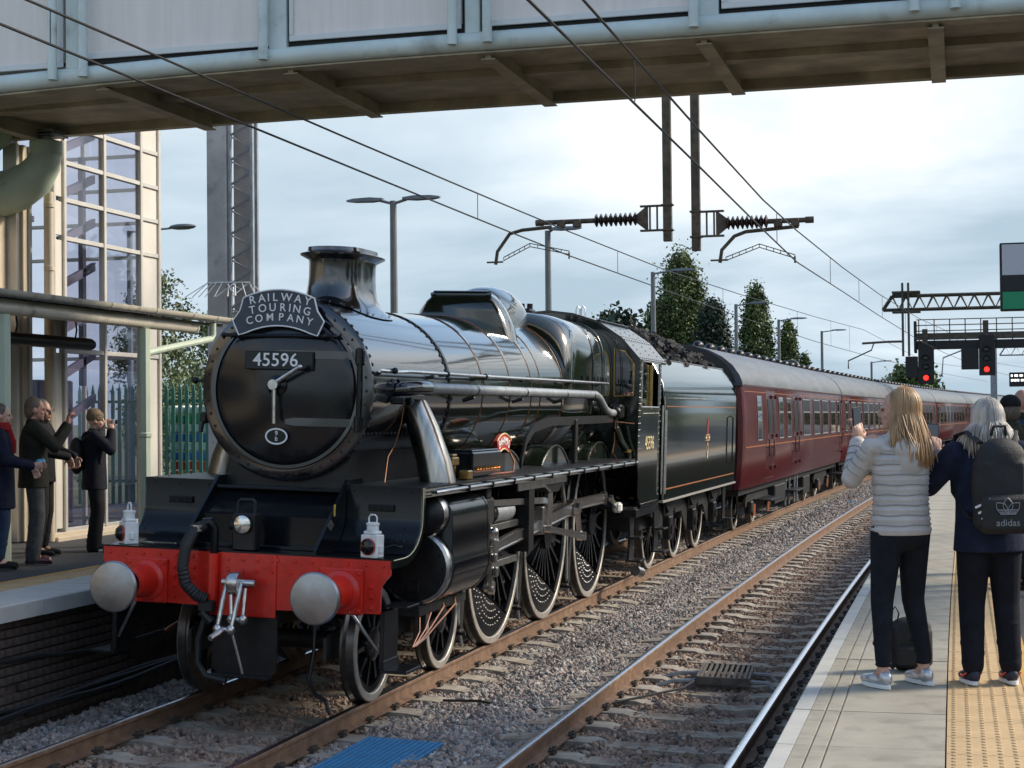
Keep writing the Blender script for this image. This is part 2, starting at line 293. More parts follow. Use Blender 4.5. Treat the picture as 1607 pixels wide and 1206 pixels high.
# ballast: bed sheet plus instanced stones
xs=np.linspace(-1.86,5.0,36)
rows=[]
def bz(x,Y):
    z=-.222+.02*math.sin(x*9+Y*2.1)*math.sin(Y*3.3-x*4)
    c=min(abs(x),abs(x-3.39))
    if 1.35<x<2.1: z+=.03*math.sin((x-1.35)/.75*PI)
    return z-(.055 if x<-1.4 or x>4.75 else 0)+ (t1(x) if x<1.7 else t2(x))
ysb=[-9+i*.4 for i in range(180)]
mb=MB(); mb.loft([[W(x,Y,bz(x,Y)) for x in xs] for Y in ysb],False,False); bed=mb.build('ballast_bed',m_ballast,kind='structure',ang=180)
mb=MB(); mb.loft([[W(x,Y,-.24+(t1(x) if x<1.7 else t2(x))) for x in xs[::5]] for Y in[62+i*6 for i in range(35)]],False,False); mb.build('trackbed',m_ballast,kind='structure',ang=180)
def stones(name,n,x0,x1,y0,y1,smin,smax,zoff,near=True,m_stone=m_stone):
    x=rng.uniform(x0,x1,n)
    y=y0+(y1-y0)*rng.random(n)**(1.25 if near else 1.0)
    v=[(*W(a,b,bz(a,b)+zoff+c)[:3],) for a,b,c in zip(x,y,rng.uniform(-.012,.022,n))]
    me=bpy.data.meshes.new(name); me.from_pydata(v,[],[]); me.materials.append(m_stone)
    o=ob(name,me,None,kind='stuff')
    ng=bpy.data.node_groups.new(name,'GeometryNodeTree'); ng.interface.new_socket('Geometry',in_out='INPUT',socket_type='NodeSocketGeometry'); ng.interface.new_socket('Geometry',in_out='OUTPUT',socket_type='NodeSocketGeometry')
    n_=ng.nodes.new;l=ng.links.new;gi=n_('NodeGroupInput');go=n_('NodeGroupOutput')
    ic=n_('GeometryNodeMeshIcoSphere');ic.inputs['Radius'].default_value=.5;ic.inputs['Subdivisions'].default_value=2
    sp=n_('GeometryNodeSetPosition');nz=n_('ShaderNodeTexNoise');nz.inputs['Scale'].default_value=1.6;nz.inputs['Detail'].default_value=1
    vm=n_('ShaderNodeVectorMath');vm.operation='SUBTRACT';vm.inputs[1].default_value=(.5,.5,.5);sv=n_('ShaderNodeVectorMath');sv.operation='SCALE';sv.inputs['Scale'].default_value=.9
    l(nz.outputs['Color'],vm.inputs[0]);l(vm.outputs[0],sv.inputs[0]);l(ic.outputs[0],sp.inputs['Geometry']);l(sv.outputs[0],sp.inputs['Offset'])
    sm=n_('GeometryNodeSetMaterial');sm.inputs['Material'].default_value=m_stone;ss=n_('GeometryNodeSetShadeSmooth');ss.inputs['Shade Smooth'].default_value=False;l(sp.outputs[0],sm.inputs[0]);l(sm.outputs[0],ss.inputs[0])
    rv=n_('FunctionNodeRandomValue');rv.data_type='FLOAT_VECTOR';rv.inputs[0].default_value=(0,0,0);rv.inputs[1].default_value=(6.28,6.28,6.28)
    rs=n_('FunctionNodeRandomValue');rs.data_type='FLOAT_VECTOR';rs.inputs[0].default_value=(smin,smin,smin*.7);rs.inputs[1].default_value=(smax,smax,smax*.8);rs.inputs['Seed'].default_value=3
    ip=n_('GeometryNodeInstanceOnPoints');l(gi.outputs[0],ip.inputs['Points']);l(ss.outputs[0],ip.inputs['Instance']);l(rv.outputs[0],ip.inputs['Rotation']);l(rs.outputs[0],ip.inputs['Scale']);l(ip.outputs[0],go.inputs[0])
    md=o.modifiers.new('scatter','NODES');md.node_group=ng
    return o
tag(stones('ballast',52000,.85,2.45,-7.5,20,.036,.084,.0),'grey stone ballast between the two tracks')
tag(stones('ballast',20000,-1.84,-.85,-7.5,12,.036,.084,.0),'grey stone ballast below the left platform wall')
tag(stones('ballast',30000,-.9,.9,-7.5,20,.034,.08,.0,True,m_stone2),'brown stained ballast between the rails under the train')
tag(stones('ballast',48000,2.4,4.98,-7.5,20,.036,.082,.0,True,m_stone2),'brownish stone ballast of the empty right-hand track')
tag(stones('ballast',32000,-1.84,2.45,18,60,.05,.10,.0,False),'distant grey ballast beside the train')
tag(stones('ballast',20000,2.4,4.98,18,60,.05,.10,.0,False,m_stone2),'distant brownish ballast of the empty track')
# ------------------------------------------------------------------ right platform
EDGE=4.91
pr=thing('platform',None,None); pr['kind']='structure'
mb=MB(); sweep(mb,[(EDGE+.08,-.4),(EDGE+.08,.80),(EDGE+.02,.80),(EDGE+.02,.885),(16,.885),(16,-.4)],[-30]+YS); mb.build('platform_body',m_wallbrick,pr)
mb=MB(); sweep(mb,[(6.13,.905),(15.9,.905)],[-30]+YS,False); mb.build('tarmac_surface',m_tarmac,pr)
def slabprof(w,grooves,z=.915,t=.04):
    p=[(0,z-t),(0,z-.006),(.006,z)]
    for gx in grooves: p+=[(gx-.005,z),(gx-.003,z-.007),(gx+.003,z-.007),(gx+.005,z)]
    return p+[(w,z),(w,z-t)]
mb=MB(); mb.prism(slabprof(.085,[],t=.12),'y',-.447,.447); nose=mb.mesh('edge_block',30)
mb=MB(); mb.prism([(.088,.87),(.088,.914)]+[q for gx in(.16,.235) for q in((gx-.006,.914),(gx-.004,.906),(gx+.004,.906),(gx+.006,.914))]+[(.748,.914),(.748,.87)],'y',-.448,.448); slab=mb.mesh('coping_slab',30)
mb=MB(); mb.box(0,.396,-.198,.198,.87,.911)
for i in range(6):
    for j in range(6):
        mb.lathe([(.0135,.911),(.0125,.9145),(.008,.9165),(0.0001,.917)],(.033+.066*i,-.165+.066*j,0),'z',6)
tile=mb.mesh('tactile_tile',40)
mb=MB(); mb.box(0,.396,-.198,.198,.87,.911)
for i in range(6): mb.cbox(.02+.063*i,.05+.063*i,-.19,.19,.905,.9155,.003)
Y=-8.1
while Y<46:
    a=-K*Y
    ob('edge_block',nose,m_coppaint,pr,W(EDGE,Y,random.uniform(-.002,.002)),(0,0,a)); ob('coping_slab',slab,m_slab,pr,W(EDGE,Y,random.uniform(-.002,.002)),(0,0,a)); Y+=.9
Y=-8.0
while Y<34:
    ob('tactile_tile',tile,m_tact,pr,W(5.665,Y,random.uniform(-.0015,.0015)),(0,0,-K*Y)); Y+=.4
mb=MB(); sweep(mb,[(6.062,.88),(6.062,.9135),(6.128,.9135),(6.128,.88)],[-30]+YS); mb.build('painted_line',m_yline,pr)
mb=MB(); sweep(mb,[(4.915,.80),(4.915,.905),(5.66,.905),(5.66,.80)],[45+i*4 for i in range(40)]); mb.build('far_coping',m_slab,pr)
mb=MB(); sweep(mb,[(5.665,.80),(5.665,.905),(6.06,.905),(6.06,.80)],[33.6+i*4 for i in range(42)]); mb.build('far_tactile',m_tact,pr)
# ------------------------------------------------------------------ left platform
LE=-1.80
pl=thing('platform',None,None); pl['kind']='structure'
mb=MB(); sweep(mb,[(-9.5,-.4),(-9.5,.895),(LE-.14,.895),(LE-.14,-.4)],[-30]+YS); mb.build('platform_body',m_wallbrick,pl)
mb=MB(); sweep(mb,[(-9.5,.905),(-2.9,.905)],[-30]+YS,False); mb.build('tarmac_surface',m_tarmac,pl)
mb=MB(); mb.prism([(-.68,.80),(-.68,.915),(-.012,.915),(0,.903),(0,.775),(-.13,.775),(-.13,.80)],'y',-.597,.597); lslab=mb.mesh('coping_slab',30)
Y=-5.4
while Y<46:
    ob('coping_slab',lslab,m_coping,pl,W(LE,Y,random.uniform(-.002,.002)),(0,0,-K*Y)); Y+=1.2
Y=-5
while Y<16:
    ob('tactile_tile',tile,m_tact,pl,W(-2.885,Y,random.uniform(-.0015,.0015)),(0,0,-K*Y)); Y+=.4
mb=MB(); sweep(mb,[(-2.97,.88),(-2.97,.912),(-2.9,.912),(-2.9,.88)],[-30]+YS); mb.build('painted_line',m_yline,pl)
mb=MB(); sweep(mb,[(LE-.7,.80),(LE-.7,.905),(LE-.01,.905),(LE-.01,.80)],[46+i*4 for i in range(40)]); mb.build('far_coping',m_coping,pl)
mb=MB(); mb.cbox(-.012,.045,-.109,.109,-.031,.031,.004); brk=mb.mesh('brick',30)
nb=0
for r in range(12):
    Y=-3.9+(.115 if r%2 else 0)
    while Y<1.7 and nb<300:
        if random.random()>.02: ob('brick',brk,m_wallbrick,pl,W(LE-.14,Y,.735-.078*r),(random.uniform(-.01,.01),random.uniform(-.02,.02),0)); nb+=1
        Y+=.23
for k,(zz,dx) in enumerate(((.42,.06),(.13,.09),(.08,.11),(.02,.14))):
    mb=MB(); mb.tube([W(LE-.14+dx,Y,zz-.10*max(0,math.sin(Y*.55+k))-.03*math.sin(Y*1.7+k*2)) for Y in np.arange(-6,9,.4)],.02,6)
    mb.build('trackside_cable',m_cable,label='black cable strung along the left platform wall, %s of four'%['topmost','second','third','lowest'][k],cat='cable',group='cables along the platform wall')
mb=MB(); mb.cbox(0,.035,-.07,.07,.2,.52,.006); mb.build('cable_bracket',m_concrete,pl,loc=W(LE-.1,-1.35,0))
t=text('RU',.11,m_letter,'painted_mark',pl,W(LE-.085,-2.55,.20),(R(90),0,R(90)),.001)
# ------------------------------------------------------------------ footbridge
fb=thing('footbridge','enclosed footbridge with pale green tubes spanning both tracks overhead','footbridge',(0,3.1,6.05))
def bzz(x): return -.0034*(x-1)**2 if x<1 else 0.0
BX=[-9,-7.5,-6,-5,-4,-3,-2,-1,0,1,2,4,6,9,13]
def brun(prof): return MB().loft([[(x,a,b+bzz(x)*(1 if a<1 else .35)) for a,b in prof] for x in BX])
mb=MB(); mb.loft([[(x,.095*math.cos(t),.095+.095*math.sin(t)+bzz(x)) for t in[2*PI*i/16 for i in range(16)]] for x in BX]); mb.build('bottom_chord',m_bridge,fb)
brun([(.0,-.022),(.0,-.006),(.22,-.006),(.22,-.022)]).build('chord_flange',m_soffit,fb)
brun([(.08,.10),(.08,.15),(2.85,.15),(2.85,.10)]).build('deck_plate',m_soffit,fb)
brun([(1.30,.02),(1.30,.099),(1.50,.099),(1.50,.02)]).build('stringer',m_soffit,fb)
brun([(2.73,-.01),(2.73,.25),(2.87,.25),(2.87,-.01)]).build('far_beam',m_soffit,fb)
for x in(-7.4,-5.2,-3.0,-.85,1.27,3.43,5.59,7.7,9.9):
    z=bzz(x)*.7; mb=MB(); mb.box(x-.03,x+.03,.10,2.72,-.055+z,.098+z); mb.box(x-.075,x+.075,.10,2.72,-.068+z,-.056+z); mb.build('cross_beam',m_soffit,fb)
for x in(-7.3,-5.55,-5.2,-3.46,-3.10,-1.05,.97,1.33,3.37,5.41,5.77,7.8,9.8): mb=MB(); mb.tube([(x,-.135,.05+bzz(x)),(x,-.135,2.5)],.05,12); mb.build('hanger_tube',m_bridge,fb)
PB=[-7.6,-5.38,-3.28,-.93,1.15,3.5,5.59,7.9,10]
for i,x in enumerate(PB):
    w=.075 if i%2==0 else .095
    mb=MB(); mb.cbox(x-w,x+w,-.05,.05,.17+bzz(x),2.6,.008); mb.build('panel_post',m_bridge,fb)
    if i<len(PB)-1:
        x1=PB[i+1]; a,b=x+w+.025,x1-w-.025; z0=.235+bzz((a+b)/2)
        mb=MB(); mb.box(a,b,.005,.025,z0+.055,2.5); mb.build('cladding_panel',m_panel,fb)
        f=MB(); f.cbox(a,b,-.025,.0,z0,z0+.06,.005); f.cbox(a,a+.04,-.025,.0,z0+.061,2.5,.005); f.cbox(b-.04,b,-.025,.0,z0+.061,2.5,.005); f.build('panel_frame',m_frame_w,fb)
mb=MB(); mb.box(-9,13,.03,.05,.16,2.5); mb.build('back_lining',m_gap,fb)
mb=MB(); mb.box(-9,13,2.78,2.82,.26,2.5); mb.build('rear_cladding',m_panel,fb)
mb=MB(); mb.box(-9.2,13.2,-.25,3.05,2.62,2.7); mb.build('bridge_roof',m_shedroof,fb)
# pier: fat tube curving up to a bearing under the bridge, left
pier=thing('bridge_pier','fat pale tubular pier curving up under the left end of the footbridge','pier',(-5.12,5.6,.915))
mb=MB(); mb.tube([(-3.0,0,4.30),(-1.6,0,4.28),(-.75,0,4.32),(-.40,0,4.40),(-.16,0,4.53),(-.03,0,4.70),(.0,0,4.84)],[.29,.29,.285,.27,.245,.21,.19],20); mb.build('pier_arm',m_postgreen,pier)
mb=MB(); mb.lathe([(.19,4.80),(.2,4.82),(.2,4.97),(.16,4.98),(.07,4.985),(.07,5.03)],(0,0,0),'z',20); mb.build('pier_collar',m_postgreen,pier)
mb=MB(); mb.cbox(-.22,.2,-.14,.2,5.03,5.055,.006); mb.cbox(-.2,.18,-.14,.2,5.075,5.10,.006); [mb.tube([(a,b,5.01),(a,b,5.12)],.012,6) for a in(-.17,.15) for b in(-.1,.16)]; mb.build('bearing_plate',m_galv,pier)
mb=MB(); mb.tube([(-2.6,-.15,4.98),(-1.0,-.15,4.95),(-.62,-.15,4.93),(-.5,-.15,5.0),(-.46,-.15,5.13)],.09,14); mb.build('drain_pipe',m_postgreen,pier)
mb=MB(); mb.tube([(-3.0,0,0),(-3.0,0,4.55)],.29,16); mb.build('pier_column',m_postgreen,pier)
# ------------------------------------------------------------------ lift tower (left platform)
TX=-5.35
lt=thing('lift_tower','glazed cream lift tower with square panes behind the left platform','tower',(TX,6.3,.915))
def pb(name,mat,x0,x1,y0,y1,z0,z1,c=.008,par=None):
    mb=MB(); mb.cbox(x0,x1,y0,y1,z0,z1,c); return mb.build(name,mat,par)
ym=[.10,1.13,2.16,2.70]; zt=[7.0-.915,6.25-.915,5.76-.915,5.276-.915,4.78-.915,3.33-.915,1.02-.915]
for y in ym: pb('mullion',m_mull,-.06,.03,y-.032,y+.032,.0,6.1,.006,lt)
for z in zt: 
    for a,b in zip(ym[:-1],ym[1:]): pb('transom',m_mull,-.05,.02,a+.033,b-.033,z-.03,z+.03,.006,lt)
for a,b in((ym[0],ym[1]),(ym[1],ym[2])):
    for z1,z0 in zip(zt[:-1],zt[1:]): pb('glass_pane',m_lglass,-.022,-.012,a+.033,b-.033,z0+.031,z1-.031,.002,lt)
for z1,z0 in zip(zt[:-1],zt[1:]): pb('cladding_panel',m_pale,-.04,-.005,ym[2]+.033,ym[3]-.033,z0+.031,z1-.031,.004,lt)
for z1,z0 in zip(zt[:-1],zt[1:]): pb('cladding_panel',m_pale,-.04,-.005,-.16,ym[0]-.033,z0+.031,z1-.031,.004,lt)
pb('corner_post',m_mull,-.1,.05,-.22,-.17,0,6.1,.008,lt); pb('plinth',m_cream,-.08,.06,-.3,2.75,0,.09,.01,lt); pb('plinth',m_cream,-.08,.14,-.3,2.75,-.02,.045,.01,lt)
pb('tower_roof',m_cream,-2.4,.06,-.3,2.78,6.1,6.2,.01,lt)
for x in(-2.3,-1.2): pb('side_mullion',m_mull,x-.03,x+.03,2.67,2.73,0,6.1,.006,lt)
for z in zt[1:]: pb('side_transom',m_mull,-2.3,-.07,2.675,2.725,z-.025,z+.025,.006,lt)
for z1,z0 in zip(zt[:-1],zt[1:]):
    for a,b in((-2.27,-1.23),(-1.17,-.07)): pb('glass_pane',m_lglass,a,b,2.695,2.705,z0+.026,z1-.026,.002,lt)
m_stair=M('stair steel',(.17,.16,.22),.6)
for y in(.12,.32,1.05,1.32,2.05): pb('stair_post',m_stair,-1.98,-1.9,y-.04,y+.04,0,6,.005,lt)
pb('rear_post',m_stair,-.75,-.67,1.76,1.84,2.0,5.2,.005,lt)
for k in range(8):
    z=.6+k*.62
    for a,b,x in((.15,1.0,-1.85),(1.15,2.1,-.7)):
        mb=MB(); zz=z+(.25 if x>-1 else 0); mb.prism([(a,zz-.05),(b,zz+.30),(b,zz+.42),(a,zz+.07)],'x',x-.03,x+.03); mb.build('stair_stringer',m_stair,lt)
    if k%2==0: pb('landing',m_stair,-1.9,-1.0,.1,1.05,z-.1,z-.02,.005,lt)
pb('lift_car',m_stair,-2.1,-.4,.15,1.02,.15,2.05,.02,lt)
# cream wall beside it, with posts and downpipe
cw=thing('cream_wall','cream panelled station wall behind the men on the left platform','wall',(-5.75,0,.915))
for i,(a,b) in enumerate(((-7,-4),(-3.97,-1),(-.97,2),(2.03,4.4),(4.43,5.72))):
    pb('wall_panel',m_cream,-.05,.0,a,b,2.38,4.55,.006,cw); pb('wall_panel',m_cream,-.05,0,a,b,.1,2.33,.006,cw)
pb('wall_rail',m_mull,-.03,.03,-7,5.72,2.335,2.375,.004,cw); pb('plinth',m_satin,-.05,.03,-7,5.72,0,.098,.004,cw)
for y,w in((5.76,.035),(5.9,.05),(6.04,.04)): pb('wall_post',m_cream if w>.04 else m_mull,-.06,.10+w,y-w,y+w,0,5.0,.006,cw)
mb=MB(); mb.tube([(.46,5.95,0),(.46,5.95,4.4)],.055,12); [mb.lathe([(.056,z),(.068,z+.005),(.068,z+.06),(.056,z+.065)],(.46,5.95,0),'z',12) for z in(.95,2.2,3.4,4.2)]; mb.build('downpipe',m_cream,cw)
ws=thing('wall_sign','framed white sign with a dark round emblem on the cream wall','sign',(-5.70,4.72,3.72))
pb('sign_panel',m_white,-.03,.02,-.42,.34,-.30,.36,.006,ws)
for a in((-.45,-.42,-.33,.39),(.34,.37,-.33,.39)): pb('sign_frame',m_satin,-.03,.035,a[0],a[1],a[2],a[3],.004,ws)
mb=MB(); mb.lathe([(.0001,.031),(.24,.031),(.24,.02)],(0,.02,0),'x',28); mb.build('emblem_disc',M('dark blue emblem',(.012,.02,.05),.4),ws); pb('emblem_bar',m_white,.032,.036,-.16,.2,-.04,.05,.002,ws)
# ------------------------------------------------------------------ platform shelter with slate roof
CX=-3.8
sh=thing('platform_shelter','slate roofed platform shelter with gutter and pale green posts','shelter',(CX,0,.915))
for y in(2.54,5.6):
    mb=MB(); mb.tube([(0,y,0),(0,y,2.62)],.082,8); mb.lathe([(.12,0),(.12,.02),(.09,.03)],(0,y,0),'z',12); mb.lathe([(.085,1.3),(.095,1.31),(.095,1.35),(.085,1.36)],(0,y,0),'z',8); mb.build('post',m_postgreen,sh)
mb=MB(); mb.tube([(0,-5,2.68),(0,6.95,2.70)],.075,14); mb.tube([(0,6.93,2.70),(0,6.97,2.70)],.085,14); mb.build('eaves_tube',m_gutter,sh)
gp=[(.13+.075*math.cos(t),2.86+.075*math.sin(t)) for t in[PI+PI*i/10 for i in range(11)]]+[(.13+.068*math.cos(t),2.86+.068*math.sin(t)) for t in[2*PI-PI*i/10 for i in range(11)]]
mb=MB(); mb.loft([[(x,y,z) for x,z in gp] for y in(-5,7.75)]); [mb.lathe([(.082,y-.03),(.082,y+.03)],(.13,0,2.86),'y',16,PI,2*PI) for y in(-1,1.2,2.9,4.5,5.6,6.6,7.3,7.7)]; mb.build('gutter',m_gutter,sh)
mb=MB(); mb.tube([(.13,7.25,2.80),(.13,7.25,2.62),(.12,7.2,2.56),(.05,6.4,2.44),(0,5.68,2.33)],.045,10); mb.build('downpipe',m_postgreen,sh)
mb=MB(); mb.prism([(.06,2.78),(-1.6,2.98),(-1.6,2.93),(.06,2.74)],'y',-5,7.7); mb.build('roof_deck',m_soffit,sh)
mb=MB(); mb.box(-.002,.42,-.138,.138,-.006,.006); slate=mb.mesh('slate',0)
sl_=math.atan2(.20,1.66)
for r in range(5):
    y=-.2+(.14 if r%2 else 0)
    while y<7.7:
        o=ob('slate',slate,m_slate,sh,(.10-.30*r*math.cos(sl_)-.33,y,2.815+.30*r*math.sin(sl_)+.045),(random.uniform(-.03,.03),sl_+.06,random.uniform(-.01,.01))); y+=.285
mb=MB(); mb.tube([(-.5,2.6,2.42),(-.5,4.65,2.42)],.075,14); mb.tube([(-.5,2.55,2.42),(-.5,2.6,2.42)],.06,14); mb.tube([(-.5,4.65,2.42),(-.5,4.7,2.42)],.06,14)
hl=thing('tube_light','dark tubular lamp hung under the shelter roof','lamp',(CX-.2,0.9,.915)); mb.build('lamp_body',m_satin,hl,loc=(0,0,.02)); mb=MB(); [mb.tube([(-.5,y,2.48),(-.5,y+.04,2.6),(-.5,y,2.78)],.012,6) for y in(3,4.3)]; mb.build('hanger',m_satin,hl)
# ------------------------------------------------------------------ mast with lattice side, by the tower
ma=thing('lattice_mast','tall grey mast with lattice side and spiked climbing guard','mast',(-5.79,12.0,.915))
pb('mast_face',m_concrete,-.17,.17,-.14,.10,0,7.4,.012,ma)
for x,y in((.18,-.10),(.52,.0),(.52,.18)): pb('mast_angle',m_galv,x,x+.055,y,y+.06,0,7.4,.004,ma)
pb('mast_back',m_concrete,.18,.51,.13,.16,0,7.4,.004,ma)
pb('cross_boom',m_galv,-.2,19,-.12,.12,6.95,7.25,.01,ma); pb('far_leg',m_galv,18.6,18.9,-.12,.12,0,6.94,.01,ma)
for k in range(16):
    z=.1+k*.4; mb=MB(); mb.tube([(.2,-.06,z),(.54,.02,z+.2)],.022,5); mb.tube([(.54,.02,z+.2),(.2,-.06,z+.4)],.016,5); mb.build('lacing_bar',m_galv,ma)
mb=MB(); [mb.tube([(a,b,3.72),(a+c*.30,b-.16-abs(c)*.05,3.72-.24)],.008,5) for a,b,c in((-.16,-.15,-1),(-.16,-.15,-.6),(-.08,-.15,-.5),(0,-.15,-.4),(.1,-.15,-.2),(.2,-.12,.2),(.3,-.1,.3),(.4,-.05,.5),(.5,0,.7),(.53,.05,1),(.15,-.12,.9),(.3,-.1,-.8),(.5,0,-.7))]
mb.tube([(-.17,-.15,3.72),(.14,-.15,3.72),(.53,-.02,3.72)],.012,5); mb.build('climbing_guard',m_white,ma)
# ------------------------------------------------------------------ overhead line
def wire(name,pts,r,par): mb=MB(); mb.tube(pts,r,6); return mb.build(name,m_wire,par)
def overhead(x0,zc,cat_,lab,drops):
    t=thing('overhead_line',lab,'overhead line',group='overhead lines')
    ys=[-25,-10,-3.5,3,8,12,20,30,46,61,90,130]
    def zz(P,y):
        ks=sorted(P); return float(np.interp(y,ks,[P[k] for k in ks]))
    wire('contact_wire',[W(x0(y),y,zz(zc,y)) for y in ys],.0105,t); wire('catenary_wire',[W(x0(y)*.6+(x0(12))*.4,y,zz(cat_,y)) for y in ys],.0105,t)
    for y in drops: wire('dropper',[W(x0(y),y,zz(zc,y)),W(x0(y)*.6+x0(12)*.4,y,zz(cat_,y))],.005,t)
overhead(lambda y:-.05+.0*y,{-25:4.95,0:4.92,12:4.88,20:4.91,46:4.95,61:5.0,130:5.0},{-25:5.15,-3:5.15,12:5.25,18:5.28,46:5.82,61:6.1,90:5.5,130:6},'overhead line above the train\'s track',(-2.8,7.2,15.5,21,27,34,41,50,56))
overhead(lambda y:3.40-.0*y,{-25:4.75,0:4.81,12:4.66,24:4.86,46:4.95,61:5,130:5},{-25:5.2,-2:5.16,9:5.08,15:5.18,48:5.74,61:6.0,90:5.5,130:6},'overhead line above the empty right-hand track',(-.2,9.5,17.5,24,31,40,50,56))
def cantilever(px,pz0,pts,ins,steady,lab):
    t=thing('cantilever_arm',lab,'overhead arm',(px,12.0,7.2),group='cantilever arms under the bridge'); s=1 if pts[0][0]>px else -1
    L=lambda x,z:(x-px,0,z-7.2)
    mb=MB(); mb.cbox(-.065,.065,-.05,.05,pz0-7.2,.66,.006); mb.build('drop_post',m_ole,t)
    z=pts[0][1]; x1=ins[1]
    mb=MB(); mb.cbox(s*.07 if s>0 else -.42,.42 if s>0 else -.07,-.03,.03,z-7.2+.17,z-7.2+.2,.004); mb.cbox(s*.07 if s>0 else -.42,.42 if s>0 else -.07,-.03,.03,z-7.2-.20,z-7.2-.17,.004)
    for k in(.16,.27): mb.box(s*k-.012,s*k+.012,-.02,.02,z-7.2-.18,z-7.2+.18)
    mb.prism([(s*.3,z-7.2+.2),(s*.48,z-7.2+.06),(s*.48,z-7.2-.06),(s*.3,z-7.2-.2)],'y',-.02,.02)
    for zz in(.19,-.19): mb.cbox(-.09,.09,-.07,.07,z-7.2+zz-.012,z-7.2+zz+.012,.003)
    mb.build('hinge_bracket',m_ole,t)
    mb=MB(); mb.tube([L(px+s*.45,z),L(pts[0][0],pts[0][1])],.038,10); mb.tube([L(pts[0][0]-s*.0,pts[0][1]),L(pts[0][0]-s*.12,pts[0][1])],.05,10)
    for x in ins[2:]: mb.cbox(x-px-.06,x-px+.06,-.06,.06,z-7.2-.09,z-7.2+.03,.01)
    mb.build('arm_tube',m_ole,t)
    mb=MB(); a,b=ins[0],ins[1]
    for i in range(9):
        x=a+(b-a)*i/8; mb.lathe([(.045,x-.03-px),(.10,x-px),(.10,x+.012-px),(.045,x+.03-px)],(0,0,z-7.2),'x',14)
    mb.build('insulator',m_insul,t)
    mb=MB(); mb.tube([L(*p) for p in pts[1:]],.028,8); mb.tube([L(pts[-1][0]-.14,pts[-1][1]+.04),L(pts[-1][0]+.12,pts[-1][1]+.04)],.014,6); mb.build('registration_tube',m_ole,t)
    mb=MB(); 
    for dz in(.0,.05): mb.tube([L(x,zz+dz) for x,zz in steady],.008,5)
    for (xa,za),(xb,zb) in zip(steady[:-1],steady[1:]):
        for i in range(6): u=i/5; mb.tube([L(xa+(xb-xa)*u,za+(zb-za)*u-.005),L(xa+(xb-xa)*u,za+(zb-za)*u+.055)],.006,4)
    mb.tube([L(steady[-1][0],steady[-1][1]+.03),L(steady[-1][0],steady[-1][1]-.07)],.014,6); mb.build('steady_arm',m_ole,t)
cantilever(1.55,5.04,[(-.50,5.40),(-.25,5.33),(-.72,5.30),(-.92,5.25),(-1.12,4.98),(-1.15,4.78)],(.45,1.05,.15,-.1),[(-1.02,4.84),(-.60,5.04),(.02,4.90)],'overhead arm reaching left from its drop post to above the train')
cantilever(1.98,4.88,[(3.72,5.28),(3.5,5.19),(2.72,5.14),(2.55,5.08),(2.36,4.88),(2.33,4.69)],(2.46,3.02,3.2,3.45),[(2.42,4.72),(2.92,4.90),(3.44,4.72)],'overhead arm reaching right from its drop post over the empty track')
# ------------------------------------------------------------------ platform lamps, receding along the left platform
def lamp(x,y,z,double,lab,arm=.55,low=False):
    t=thing('lamp_post',lab,'lamp post',(x,y,.9),group='lamp posts along the left platform'); h=z-.9
    mb=MB(); mb.tube([(0,0,0),(0,0,h*.5),(0,0,h)],[.085,.07,.06],10); mb.build('pole',m_lamp,t)
    def head(s,zh,a):
        mb=MB(); mb.tube([(0,0,zh-.05),(s*a,0,zh+.02)],.025,6); mb.build('bracket',m_lamp,t)
        mb=MB(); c=s*(a+.25); mb.loft([[(c+dx,dy*w,zh+.03+dz*q) for dy,dz in((-.12,-.03),(.12,-.03),(.10,.04),(-.10,.04))] for dx,w,q in((-.32*s,.5,.6),(-.1*s,1,1),(.2*s,.9,.8),(.34*s,.4,.4))]); mb.build('lamp_head',m_lamp,t)
    head(1,h,arm)
    if double: head(-1,h,arm)
    if low: head(-1 if not double else 1,h*.62,.2)
lamp(-3.58,14.18,6.15,True,'double headed lamp post directly behind the locomotive chimney',.25)
lamp(-2.17,19.5,6.15,False,'lamp post behind the locomotive dome, arm pointing right',.1,True)
lamp(-1.98,30.2,6.2,False,'lamp post in front of the tallest poplar')
lamp(-1.66,44.4,6.25,False,'lamp post between the dark conifer and the second poplar',.55,True)
lamp(-1.31,55,6.29,False,'lamp post in front of the third, smaller poplar',.55)
lamp(-.46,66,6.33,False,'lamp post farthest along, right of the poplars',.55,True)
lamp(.9,84,5.4,False,'farthest short lamp post, left of the grey shed',.55)
t=thing('swan_neck_lamp','small swan neck lamp standing above the coach roof','lamp post',(-.85,52,.9))
mb=MB(); mb.tube([(0,0,0),(0,0,3.3)]+[(.32-.32*math.cos(a),0,3.3+.32*math.sin(a)) for a in[PI*i/8 for i in range(1,9)]]+[(.64,0,3.15)],.035,8); mb.build('pole',m_lamp,t); mb=MB(); mb.lathe([(.02,3.18),(.12,3.05),(.13,2.98),(.0001,2.96)],(.64,0,0),'z',10); mb.build('lamp_shade',m_white,t)
t=thing('lamp_post','lamp head reaching out right of the lift tower','lamp post',(-10.1,17,.79),group='lamp posts along the left platform')
mb=MB(); mb.tube([(0,0,0),(0,0,5.4)],.06,8); mb.build('pole',m_lamp,t); mb=MB(); mb.tube([(0,0,5.38),(.9,0,5.42)],.02,6); mb.build('bracket',m_lamp,t); mb=MB(); mb.sph((1.15,0,5.44),(.3,.12,.06),10,6); mb.build('lamp_head',m_lamp,t)
